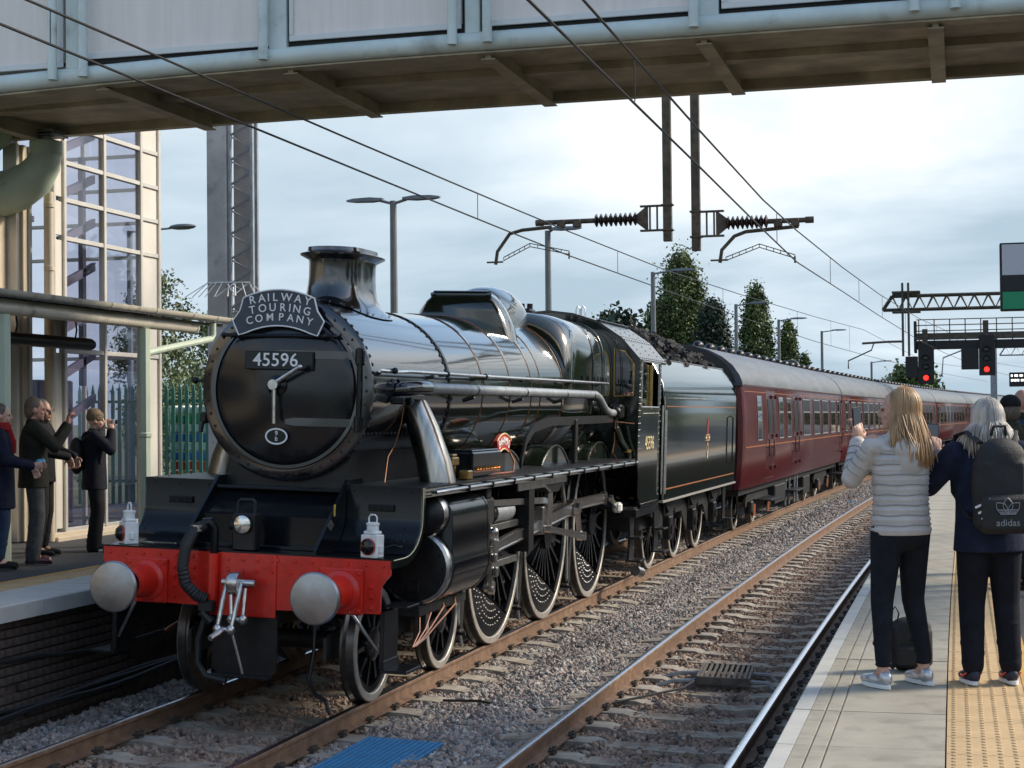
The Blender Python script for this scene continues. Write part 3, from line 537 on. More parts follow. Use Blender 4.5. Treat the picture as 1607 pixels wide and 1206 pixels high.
# ------------------------------------------------------------------ palisade fence behind the smokebox, with a coloured poster
fe=thing('palisade_fence','green steel palisade fence left of the smokebox','fence',(-8.3,14.7,.9))
for i in range(26):
    x=-1.6+i*.135; mb=MB(); mb.prism([(x-.033,0),(x+.033,0),(x+.033,2.05),(x,2.2),(x-.033,2.05)],'y',-.012,.012); mb.build('pale',m_fence,fe)
for z in(.4,1.85): pb('fence_rail',m_fence,-1.7,2.0,.03,.07,z,z+.05,.004,fe)
for x in(-.35,1.9): pb('fence_post',m_fence,x-.05,x+.05,.03,.13,0,2.3,.006,fe)
po=thing('stacked_crates','stack of bright coloured plastic packs behind the green fence','packs',(-7.85,15.1,.9))
cols=[(.75,.75,.7),(.08,.35,.16),(.7,.7,.66),(.07,.18,.55),(.66,.68,.7),(.10,.22,.6),(.65,.10,.08),(.7,.55,.1)]
pm=[M('pack %d'%i,c,.4) for i,c in enumerate(cols)]
for r in range(8):
    for c in range(6): pb('pack',pm[(7-r if r>0 else 6+(c%2))%8],-.38+c*.15,-.25+c*.15,-.12,.12,.45+r*.17,.60+r*.17,.02,po)
pb('pallet',m_concrete,-.42,.6,-.14,.14,0,.43,.01,po)
pb('pillar',m_white,0,.26,0,.2,0,.9,.02,thing('low_white_pillar','short white pillar at the end of the green fence','pillar',(-6.75,14.6,.9)))
# ------------------------------------------------------------------ signal gantry in the distance
ga=thing('overhead_gantry','dark lattice gantry boom crossing above the right-hand track','gantry',(2.56,61.1,0))
def truss(mb,x0,x1,z0,z1,y,n,r):
    mb.tube([(x0+.4,y,z1),(x1,y,z1)],r,4); mb.tube([(x0,y,z0),(x1,y,z0)],r,4); mb.tube([(x0,y,z0),(x0+.4,y,z1)],r,4)
    d=(x1-x0-.4)/n
    for i in range(n): a=x0+.4+i*d; mb.tube([(a,y,z1),(a+d/2,y,z0),(a+d,y,z1)],r*.7,4)
for y in(0,.7): mb=MB(); truss(mb,0,8.5,6.95,7.55,y,14,.055); mb.build('truss',m_ole,ga)
for x in(.85,1.1):  mb=MB(); mb.cbox(x-.05,x+.05,-.1,0,4.9,8.1,.01); mb.build('drop_post',m_ole,ga)
for z in(7.7,6.85): mb=MB(); mb.cbox(.4,1.6,-.14,.8,z-.04,z+.04,.01); mb.build('clamp_beam',m_ole,ga)
pb('gantry_leg',m_ole,8.3,8.7,0,.7,-.4,7.5,.02,ga)
mb=MB(); mb.tube([(.8,0,5.55),(.2,0,5.55),(-.9,0,5.5)],.05,6); mb.tube([(-.4,0,5.5),(-.5,0,5.2),(-1.5,0,4.75),(-1.5,0,4.4)],.03,6); mb.build('far_arm',m_ole,ga)
sg=thing('signal_bridge','dark railed walkway gantry carrying the red signals','signal gantry',(3.95,62.5,0))
pb('walkway',m_signal,0,9,0,.8,5.25,5.62,.02,sg); pb('kick_plate',m_ole,0,9,-.05,0,5.65,5.95,.01,sg)
for i in range(14): mb=MB(); mb.tube([(.1+i*.66,-.03,5.6),(.1+i*.66,-.03,6.55)],.025,4); mb.build('railing_post',m_ole,sg)
mb=MB(); [mb.tube([(0,-.03,z),(9,-.03,z)],.022,4) for z in(6.05,6.3,6.55)]; mb.build('handrail',m_ole,sg)
pb('gantry_leg',m_ole,9,9.4,0,.8,-.4,5.6,.02,sg)
pb('end_frame',m_signal,-.12,.0,-.05,.85,5.1,6.5,.02,sg)
def signal(x,z,w,lab):
    t=thing('colour_light_signal',lab,'signal',(x,62.3,z),group='red signals on the gantry')
    pb('backboard',m_signal,-.30,.38,-.03,.03,-.22,1.55,.02,t); pb('side_indicator',m_signal,-.30-w,-.31,-.03,.03,.05,1.0,.02,t)
    pb('hanger',m_ole,-.12,.12,.05,.12,1.5,2.2,.01,t)
    for k,zz in enumerate((.05,.5,.9)):
        mb=MB(); mb.lathe([(.15,-.22),(.15,-.03)],(.02,0,zz),'y',14,R(-20),R(200)); mb.build('lamp_hood',m_signal,t)
        if k==0: mb=MB(); mb.lathe([(.0001,-.06),(.10,-.055),(.115,-.03)],(.02,0,zz),'y',14); mb.build('red_aspect',m_redlamp,t,label='lit red signal lamp')
        else: mb=MB(); mb.lathe([(.0001,-.06),(.10,-.055),(.115,-.03)],(.02,0,zz),'y',14); mb.build('dark_aspect',m_blackglass,t)
signal(4.31,3.93,.55,'left-hand red signal under the gantry'); signal(6.89,4.26,.75,'right-hand red signal under the gantry')
mg=thing('overhead_mast','grey overhead mast standing behind the signals with its arm','mast',(8.0,104,-.4))
pb('mast_post',m_galv,-.22,.22,-.15,.15,0,8.1,.02,mg); mb=MB(); mb.tube([(-.2,0,7.9),(-2.6,0,7.95)],.06,6); mb.tube([(-.5,0,7.7),(-3.3,0,6.6),(-3.4,0,5.4)],.05,6); mb.tube([(.3,0,8.0),(1.3,0,8.0)],.06,6); mb.build('mast_arm',m_galv,mg)
mb=MB(); truss(mb,.4,9,6.7,7.3,0,12,.05); mb.build('far_boom',m_galv,mg)
# ------------------------------------------------------------------ hanging sign and departure screen on the right platform
hs=thing('hanging_sign','hanging sign board in white, black and green at the right edge','sign',(6.10,2.04,3.27))
pb('sign_box',m_satin,0,.95,-.06,.06,0,.575,.008,hs); 
for z0,z1,mm in((.30,.56,M('sign grey white',(.50,.50,.53),.35)),(.165,.295,m_signal),(.012,.16,M('sign green',(.0,.24,.10),.4))): pb('sign_face',mm,.018,.935,-.068,-.058,z0,z1,.002,hs)
pb('sign_post',m_satin,.96,1.06,-.05,.05,-2.36,.8,.01,hs)
ds=thing('departure_screen','black departure screen with white lines of text, far along the platform','screen',(7.62,50.1,3.35)); 
pb('screen_case',m_signal,-.12,1.2,-.1,.1,0,.52,.02,ds); m_led=M('screen text',(.9,.9,.85),.4,emit=1.2)
for r in range(2):
    x=-.06
    while x<1.1: w=random.uniform(.05,.14); pb('text_dash',m_led,x,x+w,-.108,-.101,.36-r*.17,.44-r*.17,.001,ds); x+=w+random.choice((.02,.02,.06))
mb=MB(); mb.tube([(1.1,0,-2.45),(1.1,0,0)],.05,8); mb.build('screen_post',m_satin,ds)
# ------------------------------------------------------------------ track furniture
bb=thing('blue_grating_board','bright blue ribbed grating board lying between the two tracks','board',W(1.22,-1.9,-.15),(0,R(2),0))
mb=MB(); mb.cbox(0,.64,0,1.62,0,.045,.004); mb.build('board_base',m_concrete,bb)
for i in range(14): mb=MB(); mb.cbox(.004+i*.0455,.034+i*.0455,.0,1.625,.046,.068,.004); mb.build('grating_rib',m_blue,bb)
mb=MB(); [mb.cbox(.0,.64,.02+j*.1,.035+j*.1,.044,.055,.002) for j in range(16)]; mb.build('cross_bars',m_blue,bb)
gr=thing('treadle_box','rusty slatted metal box between the rails of the empty track','track grid',W(3.30,3.15,-.10),(0,CA,R(4)))
for i in range(9): mb=MB(); mb.cbox(.01+i*.052,.035+i*.052,0,.85,.0,.03,.003); mb.build('bar',m_grate,gr)
mb=MB(); mb.cbox(-.02,.005,-.02,.87,-.05,.03,.004); mb.cbox(.465,.49,-.02,.87,-.05,.03,.004); mb.cbox(.006,.464,-.02,.0,-.05,.028,.004); mb.cbox(.006,.464,.851,.87,-.05,.028,.004); mb.build('frame',m_grate,gr)
for y in(.1,.6): mb=MB(); mb.tube([(.49,y,-.02),(.66,y,-.02),(.72,y,-.09)],.02,6); mb.tube([(-.02,y,-.03),(-.25,y,-.05),(-.4,y,-.1)],.02,6); mb.build('fixing_strap',m_galv,gr)
mb=MB(); mb.prism([(-.28,-.05),(.22,-.04),(.28,.03),(-.2,.05)],'z',-.163,-.158); mb.build('paint_patch',m_yellow,track,loc=W(-.3,-2.1,.0),rot=(0,CA,0))
mb=MB(); mb.tube([W(1.15,1.9,-.17),W(1.5,1.9,-.165),W(2.0,1.6,-.17),W(2.5,1.7,-.17),W(3.2,2.9,-.15),W(3.3,3.2,-.1)],.012,6); mb.build('track_cable',m_cable,label='thin black cable lying across the ballast to the grid',cat='cable')
mb=MB(); mb.prism([(0,0),(.5,.05),(.52,.3),(.05,.25)],'z',0,.012); mb.build('blue_sheet',m_blue,label='small flat blue sheet on the far ballast',cat='sheet',loc=W(1.7,36,-.13))
# ------------------------------------------------------------------ trees, hedges, shed
def tree(name,lab,x,y,zb,h,w,mat,n,ls,shape='poplar',trunk=.3,group=None,cl=60):
    t=thing(name,lab,'tree' if h>3 else 'shrub',(x,y,zb),group=group)
    r_=np.random.default_rng(int(abs(x*13+y*7+h*31)))
    if trunk:
        mb=MB(); mb.tube([(0,0,-.2),(.05,0,h*.3),(0,.05,h*.7)],[trunk,trunk*.6,trunk*.15],7)
        for i in range(6): a=i*1.05; z=h*(.2+.08*i); mb.tube([(0,0,z),(math.cos(a)*w*.25,math.sin(a)*w*.25,z+h*.12)],[trunk*.3,trunk*.08],5)
        mb.build('trunk',m_bark,t)
    def env(u):
        if shape=='poplar': return w/2*min(1,(u+.12)*3.2)*max(0,1-u**2.6)**.8
        if shape=='cone': return w/2*(1-u**1.5)**.9+.05
        return w/2*math.sqrt(max(0,1-(2*u-1)**2))
    C_=[];z0=.08 if shape!='round' else .12
    for i in range(cl):
        u=z0+(1-z0)*r_.random(); a=r_.random()*2*PI; rr=env(u)*(.45+.6*r_.random()**.5)*(1+.22*math.sin(3*a+7*u)+.12*math.sin(5*a-13*u)); C_.append((rr*math.cos(a),rr*math.sin(a),u*h,.10*w+.10*w*r_.random()))
    C_=np.array(C_); k=r_.integers(0,cl,n); s=C_[k,3:4]*np.array([[1,1,1.5 if shape=='poplar' else 1.0]])
    P=C_[k,:3]+r_.normal(0,.55,(n,3))*s
    A=r_.normal(0,1,(n,3)); A/=np.linalg.norm(A,axis=1,keepdims=True); B=np.cross(A,r_.normal(0,1,(n,3))); B/=np.linalg.norm(B,axis=1,keepdims=True)
    S=ls*(.6+.8*r_.random((n,1))); A=A*S; B=B*S*.7
    V=np.stack([P-A,P+B,P+A,P-B],1).reshape(-1,3); me=bpy.data.meshes.new('crown'); F=np.arange(4*n).reshape(n,4)
    me.from_pydata(V.tolist(),[],F.tolist()); ob('crown',me,mat,t); return t
tree('poplar_tree','tallest poplar with a split top, above the tender',-15.3,116,.5,14.1,4.9,m_leaf,46000,.115,cl=420)
tree('poplar_tree','second poplar, standing above the first coach',-9.7,117.8,.5,11.6,3.3,m_leaf,30000,.105,cl=300)
tree('poplar_tree','third and narrowest poplar right of the second',-7.2,118.5,.5,8.9,2.0,m_leaf,17000,.10,cl=200)
tree('young_poplar','small young poplar at the right end of the row',-6.0,119,.5,6.6,1.5,m_leaf,5000,.10,cl=70)
tree('poplar_tree','shorter leafy poplar stem left of the tallest',-17.0,114,.5,10.4,2.6,m_leaf,13000,.12,cl=150)
tree('conifer_tree','dark spreading conifer between the poplars',-12.2,112,.5,10.2,4.2,m_leafd,34000,.11,'cone',cl=340)
tree('round_tree','rounded dark green tree behind the cab roof',-19.4,110,.5,9.6,5.0,m_leafd,6000,.24,'round',cl=70)
tree('autumn_bush','yellowing bush below the tallest poplar',-14.6,104,.5,6.2,4.6,m_leafy,4500,.2,'round',.12,cl=60)
tree('autumn_bush','brownish bush at the foot of the second poplar',-9.6,110,.5,5.6,3.0,m_leafy,3000,.2,'round',.12,cl=40)
tree('round_tree','pale leafy tree right of the lift tower',-27.2,51,.5,8.0,2.9,m_leafp,11000,.075,'round',cl=120)
tree('round_tree','distant hazy tree beside the lattice mast foot',-35,75,.5,8.0,5,m_leafp,9000,.11,'round',cl=110)
tree('autumn_bush','yellow green bush behind the palisade fence',-21.5,44,.5,3.7,5.0,m_leafp,12000,.06,'round',.1,cl=80)
tree('round_shrub','leafy green shrub behind the palisade fence',-17.2,37,.5,2.5,4.0,m_leafp,11000,.045,'round',.08,cl=80)
tree('round_tree','distant tree beside the grey shed',1.6,150,.5,6.0,5.5,m_leaf,3500,.25,'round',cl=50)
tree('autumn_bush','distant yellow hedge at the far right',22,190,.5,6.0,14,m_leafy,4000,.35,'round',.1,cl=60)
for i,(x,y,h,w) in enumerate(((27,-6,9,7),(30,6,11,8),(28,18,9,8),(33,30,12,9),(31,44,10,9),(24,58,10,9),(20,72,10,9),(22,86,11,9),(24,100,10,9),(27,115,11,10),(30,131,11,10))):
    tree('round_tree','leafy tree off to the right beyond the platform, %s from the near end'%['first','second','third','fourth','fifth','sixth','seventh','eighth','ninth','tenth','eleventh'][i],x,y,-.5,h,w,m_leaf,3500,.3,'round',cl=60,group='trees beyond the right platform')
t=thing('industrial_shed','pale blue grey industrial shed in the far distance','building',(-2.4,161,0))
mb=MB(); mb.box(-3.3,2.8,0,14,0,5.05); mb.build('wall',m_shed,t); mb=MB(); mb.prism([(-3.6,5.0),(2.9,5.0),(2.9,6.0),(1.5,6.25)],'y',-.2,14.2); mb.build('roof',m_shedroof,t)
# ------------------------------------------------------------------ steam locomotive (local: x right, y rearwards from the buffer beam, z up from the rail)
HD=K*5
lo=thing('steam_locomotive','black and dark green steam locomotive with red buffer beam at the head of the train','locomotive',(0,0,0),(0,CA,-HD))
ZB=2.68; RB=.795; SF=.79
# --- frames, buffer beam
def fr_front(): 
    for s in(-1,1):
        mb=MB(); mb.prism([(.06,1.335),(.06,1.36),(.74,1.915),(1.1,1.915),(1.1,1.1),(.06,1.1)],'x',s*.6-.014,s*.6+.014); mb.build('front_frame_plate',m_black,lo)
fr_front()
mb=MB(); mb.box(-.55,.55,.9,11.4,.75,1.5); mb.build('main_frame',m_frame,lo)
bp=[(-1.283,1.318),(-1.283,1.20),(-1.245,1.16),(-1.205,1.10),(-1.20,.885),(-.35,.868),(.35,.868),(1.20,.885),(1.205,1.10),(1.245,1.16),(1.283,1.20),(1.283,1.318)]
mb=MB(); mb.prism(bp,'y',0,.03); beam=mb.build('buffer_beam',m_red,lo)
mb=MB(); mb.cbox(-.30,.30,-.012,-.001,.80,1.318,.004); mb.build('drawhook_plate',m_red,lo)
rv=MB()
for x in np.linspace(-1.22,1.22,17): rv.rivet((x,0,1.275),(0,-1,0),.021)
for x in(-.95,-.8,-.62,-.45,.42,.58,.75,.95): rv.rivet((x,0,1.18),(0,-1,0),.023)
for x in(-1.14,-.62,-.45,.5,.62,1.12):
    for z in(.93,1.02,1.1): rv.rivet((x,0,z),(0,-1,0),.023)
for x in(-.26,-.13,.0,.13,.26):
    for z in(1.18,1.27): rv.rivet((x,-.012,z),(0,-1,0),.022)
rv.build('beam_rivets',m_red,beam,kind='stuff')
mb=MB(); mb.box(-1.283,1.283,-.004,.34,1.3185,1.332); mb.build('front_footplate',m_black,lo)
for s in(-1,1):
    x=s*.868
    b=MB(); b.lathe([(.175,-.03),(.17,-.045),(.135,-.06),(.118,-.28),(.128,-.29),(.128,-.32),(.10,-.33)],(x,0,1.054),'y',24); b.cbox(x-.19,x+.19,-.03,-.001,.87,1.24,.01); b.build('buffer_housing',m_red,lo)
    mb=MB(); [mb.rivet((x+dx,-.03,1.054+dz),(0,-1,0),.022) for dx in(-.155,.155) for dz in(-.15,.15)]; mb.build('housing_bolts',m_red,lo,kind='stuff')
    mb=MB(); mb.lathe([(.085,-.33),(.085,-.52),(.20,-.555),(.207,-.562),(.207,-.575),(.195,-.588),(.12,-.602),(.05,-.606),(.0001,-.607)],(x,0,1.054),'y',40); mb.build('buffer_head',m_buffer,lo)
# --- coupling hook, screw coupling, hoses
mb=MB(); mb.prism([(-.02,.98),(-.16,.98),(-.22,1.02),(-.235,1.10),(-.20,1.165),(-.13,1.175),(-.11,1.14),(-.15,1.11),(-.15,1.06),(-.02,1.06)],'x',-.035,.035); mb.tube([(-.12,-.13,1.09),(.17,-.13,1.09)],.03,12); mb.lathe([(.0001,-.045),(.085,-.045),(.09,-.03),(.09,.03),(.085,.045),(.0001,.045)],(0,-.15,1.09),'x',20); mb.build('drawhook',m_steel,lo)
mb=MB()
for a,b in((-.075,-.10),(.055,.02)): mb.tube([(a,-.14,1.09),(a-.01,-.2,.95),(b,-.25,.72)],.02,8)
for a,b in((-.03,.0),(.10,.10)): mb.tube([(a,-.16,1.05),(b,-.2,.80)],.018,8)
for x,z in((-.10,.72),(.02,.72),(.0,.80),(.10,.80)): mb.sph((x,-.25 if z<.75 else -.2,z),(.04,.04,.045),8,6)
mb.tube([(-.12,-.25,.72),(.04,-.25,.72)],.022,8); mb.tube([(-.02,-.2,.80),(.12,-.2,.80)],.022,8); mb.tube([(-.05,-.24,.72),(-.10,-.38,.66)],.026,8); mb.tube([(.02,-.22,.68),(.10,-.18,.36)],.011,6); mb.build('screw_coupling',m_steel,lo)
hp=[(-.33,-.04,1.54),(-.40,-.10,1.5),(-.44,-.17,1.36),(-.455,-.19,1.2),(-.43,-.18,1.06),(-.35,-.14,.97),(-.27,-.10,.93)]
pp=[]
for i in range(len(hp)-1):
    for k in range(8): u=k/8; pp.append(tuple(hp[i][j]*(1-u)+hp[i+1][j]*u for j in range(3)))
mb=MB(); mb.tube(pp,[.047+(.004 if i%2 else -.002) for i in range(len(pp))],12); mb.build('vacuum_hose',m_rubber,lo)
mb=MB(); mb.tube([(-.25,-.035,.86),(-.25,-.035,1.52),(-.28,-.05,1.57),(-.34,-.06,1.56)],.036,10); mb.build('vacuum_standpipe',m_black,lo)
mb=MB(); mb.tube([(-.25,-.05,.87),(-.25,-.05,1.31)],.045,10); mb.build('standpipe_lower',m_red,lo); mb=MB(); mb.lathe([(.055,-.02),(.055,.03)],(-.385,-.08,1.51),'z',12); mb.build('hose_clip',m_steel,lo)
mb=MB(); mb.tube([(-.28,-.1,.9),(-.30,-.1,.82),(-.22,-.1,.75)],.04,8); mb.cbox(-.34,-.2,-.14,-.06,.83,.93,.015); mb.build('hose_coupling',m_frame,lo)
mb=MB(); mb.prism([(-.26,.86),(.30,.86),(.30,.36),(.22,.28),(-.18,.28),(-.28,.36)],'y',.03,.06); mb.build('guard_plate',m_satin,lo)
mb=MB(); mb.cbox(-.24,.26,-.06,.05,.30,.325,.004); mb.build('guard_step',m_satin,lo)
mb=MB(); mb.tube([(-.30,-.05,.8),(-.36,-.06,.6),(-.36,-.06,.4),(-.28,-.06,.3),(-.1,-.06,.27)],.026,8); mb.build('heating_hose',m_rubber,lo)
mb=MB(); mb.tube([(.50,.35,.8),(.52,.30,.5),(.50,.25,.26),(.58,.2,.17),(.70,.15,.12),(.74,.14,.02)],.018,8); mb.build('guard_iron',m_satin,lo)
# --- front steps and brace
for s in(-1,1):
    mb=MB(); mb.cbox(s*1.2-.02,s*1.2+.02,.06,.40,.43,.90,.005); mb.build('step_plate',m_satin,lo)
    mb=MB(); mb.cbox(*sorted((s*1.19,s*1.42)),.05,.42,.405,.43,.004); mb.cbox(*sorted((s*1.215,s*1.225)),.05,.42,.43,.50,.003); mb.build('front_step',m_satin,lo)
    mb=MB(); mb.tube([(s*.95,-.02,.9),(s*1.18,.1,.55)],.014,6); mb.build('step_brace',m_steel,lo)
    mb=MB(); mb.cbox(*sorted((s*1.2,s*1.40)),.1,.4,.93,.945,.003); mb.build('upper_step',m_satin,lo)
# --- raised running plate with curved drop at the front
arc=[(.30+.42*math.sin(t),1.332+.30*(1-math.cos(t))) for t in[PI/2*i/8 for i in range(9)]]
for s in(-1,1):
    pr_=[(.0,1.332)]+arc+[(.72,1.872)]; q=pr_+[(y+.014,z+(-.012 if z<1.6 else 0)) for y,z in pr_[::-1]]
    mb=MB(); mb.prism([(y+.0,z) for y,z in pr_[2:]]+[(y+.015,z-.001) for y,z in pr_[2:][::-1]],'x',*sorted((s*.62,s*1.283))); mb.build('drop_plate',m_black,lo)
    # curved edge valance
    out=[(.0,1.33),(.30,1.33)]+arc[1:]+[(.72,1.872)]; inn=[(y+.085*(1 if i>1 else 0)+.0,z-.085 if i<4 else z) for i,(y,z) in enumerate(out)]
    a=[(.0,1.332),(.30,1.332)]+arc[1:]+[(.72,1.872),(.80,1.872),(.80,1.62)]+[(.30+.50*math.sin(t),1.252+.37*(1-math.cos(t))) for t in[PI/2*(8-i)/8 for i in range(1,9)]]+[(.0,1.252)]
    mb=MB(); mb.prism(a,'x',*sorted((s*1.284,s*1.296))); mb.build('curved_valance',m_green,lo)
    mb=MB(); mb.tube([(s*1.299,y+.012,z-.012) for y,z in [(.02,1.33),(.30,1.33)]+arc[1:]+[(.72,1.86)]],.005,4); mb.build('lining',m_gold,lo)
    mb=MB(); mb.box(*sorted((s*.62,s*1.29)),.722,10.02,1.858,1.873); mb.build('running_plate',m_satin,lo)
    mb=MB(); mb.box(*sorted((s*1.275,s*1.291)),.80,10.02,1.785,1.8575); mb.build('valance',m_tyre if 0 else m_green,lo)
    mb=MB(); mb.tube([(s*1.305,1.05,1.82),(s*1.335,1.2,1.826)]+[(s*1.335,y,1.828) for y in np.linspace(1.3,9.9,12)],.017,8)
    mb.build('edge_pipe',m_steel,lo)
    mb=MB(); [mb.cbox(*sorted((s*1.292,s*1.36)),y-.018,y+.018,1.795,1.853,.005) for y in np.linspace(1.9,9.7,11)]; mb.build('pipe_clips',m_black,lo)
    rr=MB()
    for y in np.arange(.8,9.9,.22): rr.rivet((s*1.22,y,1.873),(0,0,1),.010)
    for x in(.68,.95,1.2): rr.rivet((s*x,.72,1.83),(0,-1,0),.013); 
    for x,z in((1.16,1.40),(1.22,1.40),(1.16,1.44),(1.22,1.44),(1.16,1.48),(1.22,1.48),(1.18,1.53)): rr.rivet((s*x,.42+(z-1.4)*1.5,z+.0),(0,-1,.6),.010)
    for x in np.arange(1.3,1.31,.1):
        for y in np.arange(.83,1.0,.035):
            for z in(1.80,1.83): rr.rivet((s*1.292,y,z),(s,0,0),.007)
    rr.build('plate_rivets',m_satin,lo,kind='stuff')
    mb=MB(); mb.cbox(*sorted((s*.82,s*1.05)),.695,.72,1.66,1.72,.006); [mb.rivet((s*x,.695,1.69),(0,-1,0),.012) for x in(.87,.935,1.0)]; mb.build('lamp_bracket',m_black,lo)
# --- centre platform between the frames
mb=MB(); mb.prism([(.40,1.36),(.40,1.60),(.46,1.625),(.72,1.80),(.95,1.80),(.95,1.36)],'x',-.585,.585); mb.build('inside_cylinder_cover',m_black,lo)
mb=MB(); mb.cbox(-.58,.58,.30,.40,1.333,1.36,.004); mb.tube([(-.57,.44,1.815),(.57,.44,1.815)],.012,6) if 0 else None; mb.build('cover_ledge',m_black,lo)
mb=MB(); mb.cbox(-.58,.58,.66,.95,1.802,1.835,.01); mb.build('saddle_step',m_black,lo)
# --- smokebox and saddle
def saddle():
    mb=MB(); rings=[]
    for z,w in((1.5,.62),(1.85,.60),(2.02,.56),(2.2,.60)): rings.append([(-w,.88,z),(w,.88,z),(w,2.8,z),(-w,2.8,z)])
    mb.loft(rings); mb.build('saddle',m_satin,lo)
saddle()
mb=MB(); mb.lathe([(RB-.015,SF+.03),(RB,SF+.045),(RB,2.965)],(0,0,ZB),'y',72); mb.build('smokebox',m_smoke,lo)
mb=MB(); mb.lathe([(.655,SF-.012),(.66,SF-.03),(.69,SF-.03),(.70,SF-.012),(.775,SF-.006),(RB+.004,SF+.008),(RB+.008,SF+.03),(RB-.02,SF+.05)],(0,0,ZB),'y',72); mb.build('front_ring',m_smoke,lo)
mb=MB()
for i in range(40): a=2*PI*i/40; mb.rivet((.745*math.cos(a),SF-.008,ZB+.745*math.sin(a)),(0,-1,0),.015)
for y in(.86,2.92):
    for i in range(64): a=2*PI*i/64; mb.rivet((RB*math.cos(a),y,ZB+RB*math.sin(a)),(math.cos(a),0,math.sin(a)),.019)
for y in np.arange(.95,2.9,.10):
    for a in(R(-28),R(-152)): mb.rivet((RB*math.cos(a),y,ZB+RB*math.sin(a)),(math.cos(a),0,math.sin(a)),.015)
mb.build('smokebox_rivets',m_satin,lo,kind='stuff')
door=MB(); door.lathe([(.655,SF-.01),(.64,SF-.035),(.60,SF-.05),(.45,SF-.088),(.25,SF-.118),(.1,SF-.13),(.0001,SF-.132)],(0,0,ZB),'y',64); sdoor=door.build('smokebox_door',M('door black',(.012,.013,.015),.18,var=.3,vs=4,bump=.015,bs=5),lo,ang=50)
mb=MB(); mb.lathe([(.09,SF-.12),(.09,SF-.15),(.05,SF-.165),(.04,SF-.22),(.0001,SF-.225)],(-.03,0,ZB+.03),'y',18); mb.build('door_dart',m_black,sdoor)
mb=MB(); mb.tube([(-.03,SF-.21,ZB+.04),(.22,SF-.25,ZB+.19)],[.022,.016],8); mb.sph((.225,SF-.25,ZB+.19),.026,8,6); mb.build('upper_handle',m_steel,sdoor)
mb=MB(); mb.tube([(-.03,SF-.20,ZB+.03),(-.02,SF-.205,ZB-.30)],[.02,.017],8); mb.build('lower_handle',m_steel,sdoor)
mb=MB(); mb.lathe([(.045,SF-.235),(.045,SF-.19)],(-.03,0,ZB+.035),'y',14); mb.add([(-.03,SF-.236,ZB+.035)]+[(-.03+.045*math.cos(t),SF-.235,ZB+.035+.045*math.sin(t)) for t in[2*PI*i/14 for i in range(14)]],[(0,1+(i+1)%14,1+i) for i in range(14)]); mb.build('handle_boss',m_steel,sdoor)
def domey(r): return float(np.interp(r,[0,.1,.25,.45,.60,.655],[SF-.132,SF-.13,SF-.118,SF-.088,SF-.05,SF-.01]))
for z,x0 in((.30,-.12),(-.28,.05)):
    mb=MB(); rings=[]
    for x in np.linspace(x0,.70,9):
        y=domey(min(.655,math.hypot(x,z)))-.014
        hw=.035 if x>x0+.02 else .02
        rings.append([(x,y,ZB+z-hw),(x,y,ZB+z+hw),(x,y+.02,ZB+z+hw),(x,y+.02,ZB+z-hw)])
    mb.loft(rings); mb.build('hinge_strap',m_smoke,sdoor)
mb=MB(); mb.tube([(.685,SF-.045,ZB-.36),(.685,SF-.045,ZB+.37)],.020,8); [mb.tube([(.685,SF-.045,z0),(.685,SF-.045,z0+.13)],.036,10) for z0 in(ZB+.23,ZB-.35)]; [mb.cbox(.66,.72,SF-.05,SF,z0,z0+.1,.006) for z0 in(ZB+.25,ZB-.33)]; mb.build('hinge_post',m_black,sdoor)
mb=MB(); mb.tube([(-.56,SF-.10,ZB+.46),(.48,SF-.10,ZB+.46)],.0165,8); [mb.sph((x,SF-.10,ZB+.46),.026,8,6) for x in(-.56,.48,-.46,.38)]; [mb.tube([(x,SF-.10,ZB+.46),(x,SF-.02,ZB+.45)],.012,6) for x in(-.46,.38)]; mb.build('door_handrail',m_black,sdoor)
npl=MB(); npl.cbox(-.335,.30,SF-.148,SF-.118,ZB+.165,ZB+.325,.006); npl.build('number_plate',m_black,sdoor)
text('45596',.162,m_letter,'plate_number',sdoor,(-.045,SF-.150,ZB+.245),(R(90),0,0),.002,1.02,sp=1.03,off=.001)
mb=MB(); mb.add([(.105*math.cos(t)-.03,SF-.125,ZB-.41+.072*math.sin(t)) for t in[2*PI*i/28 for i in range(28)]]+[(.09*math.cos(t)-.03,SF-.125,ZB-.41+.058*math.sin(t)) for t in[2*PI*i/28 for i in range(28)]],[(i,(i+1)%28,28+(i+1)%28,28+i) for i in range(28)]); mb.build('shed_plate_rim',m_letter,sdoor)
mb=MB(); mb.lathe([(1,SF-.10),(1,SF-.123),(.0001,SF-.123)],(0,0,0),'y',28); me=mb.mesh('shed_plate',30); me.transform(Matrix.Diagonal((.105,1,.072,1))); ob('shed_plate',me,m_black,sdoor,(-.03,0,ZB-.41))
text('9',.062,m_letter,'shed_code',sdoor,(-.03,SF-.126,ZB-.386),(R(90),0,0),.001); text('B',.05,m_letter,'shed_code',sdoor,(-.03,SF-.126,ZB-.435),(R(90),0,0),.001)
mb=MB(); mb.sph((-.90,.85,ZB+.06),.032,10,6); mb.tube([(-.80,.85,ZB+.06),(-.9,.85,ZB+.06)],.016,6); mb.build('handrail_end_knob',m_black,lo)
mb=MB(); mb.cbox(-.88,-.80,.9,1.0,ZB-.32,ZB-.22,.02); mb.tube([(-.85,.92,ZB-.3),(-.86,.9,ZB-.4)],.02,6); mb.build('side_valve',m_satin,lo)
mb=MB(); mb.cbox(-.06,.06,SF-.06,SF-.02,ZB+.56,ZB+.66,.01); mb.build('top_lamp_iron',m_black,lo)
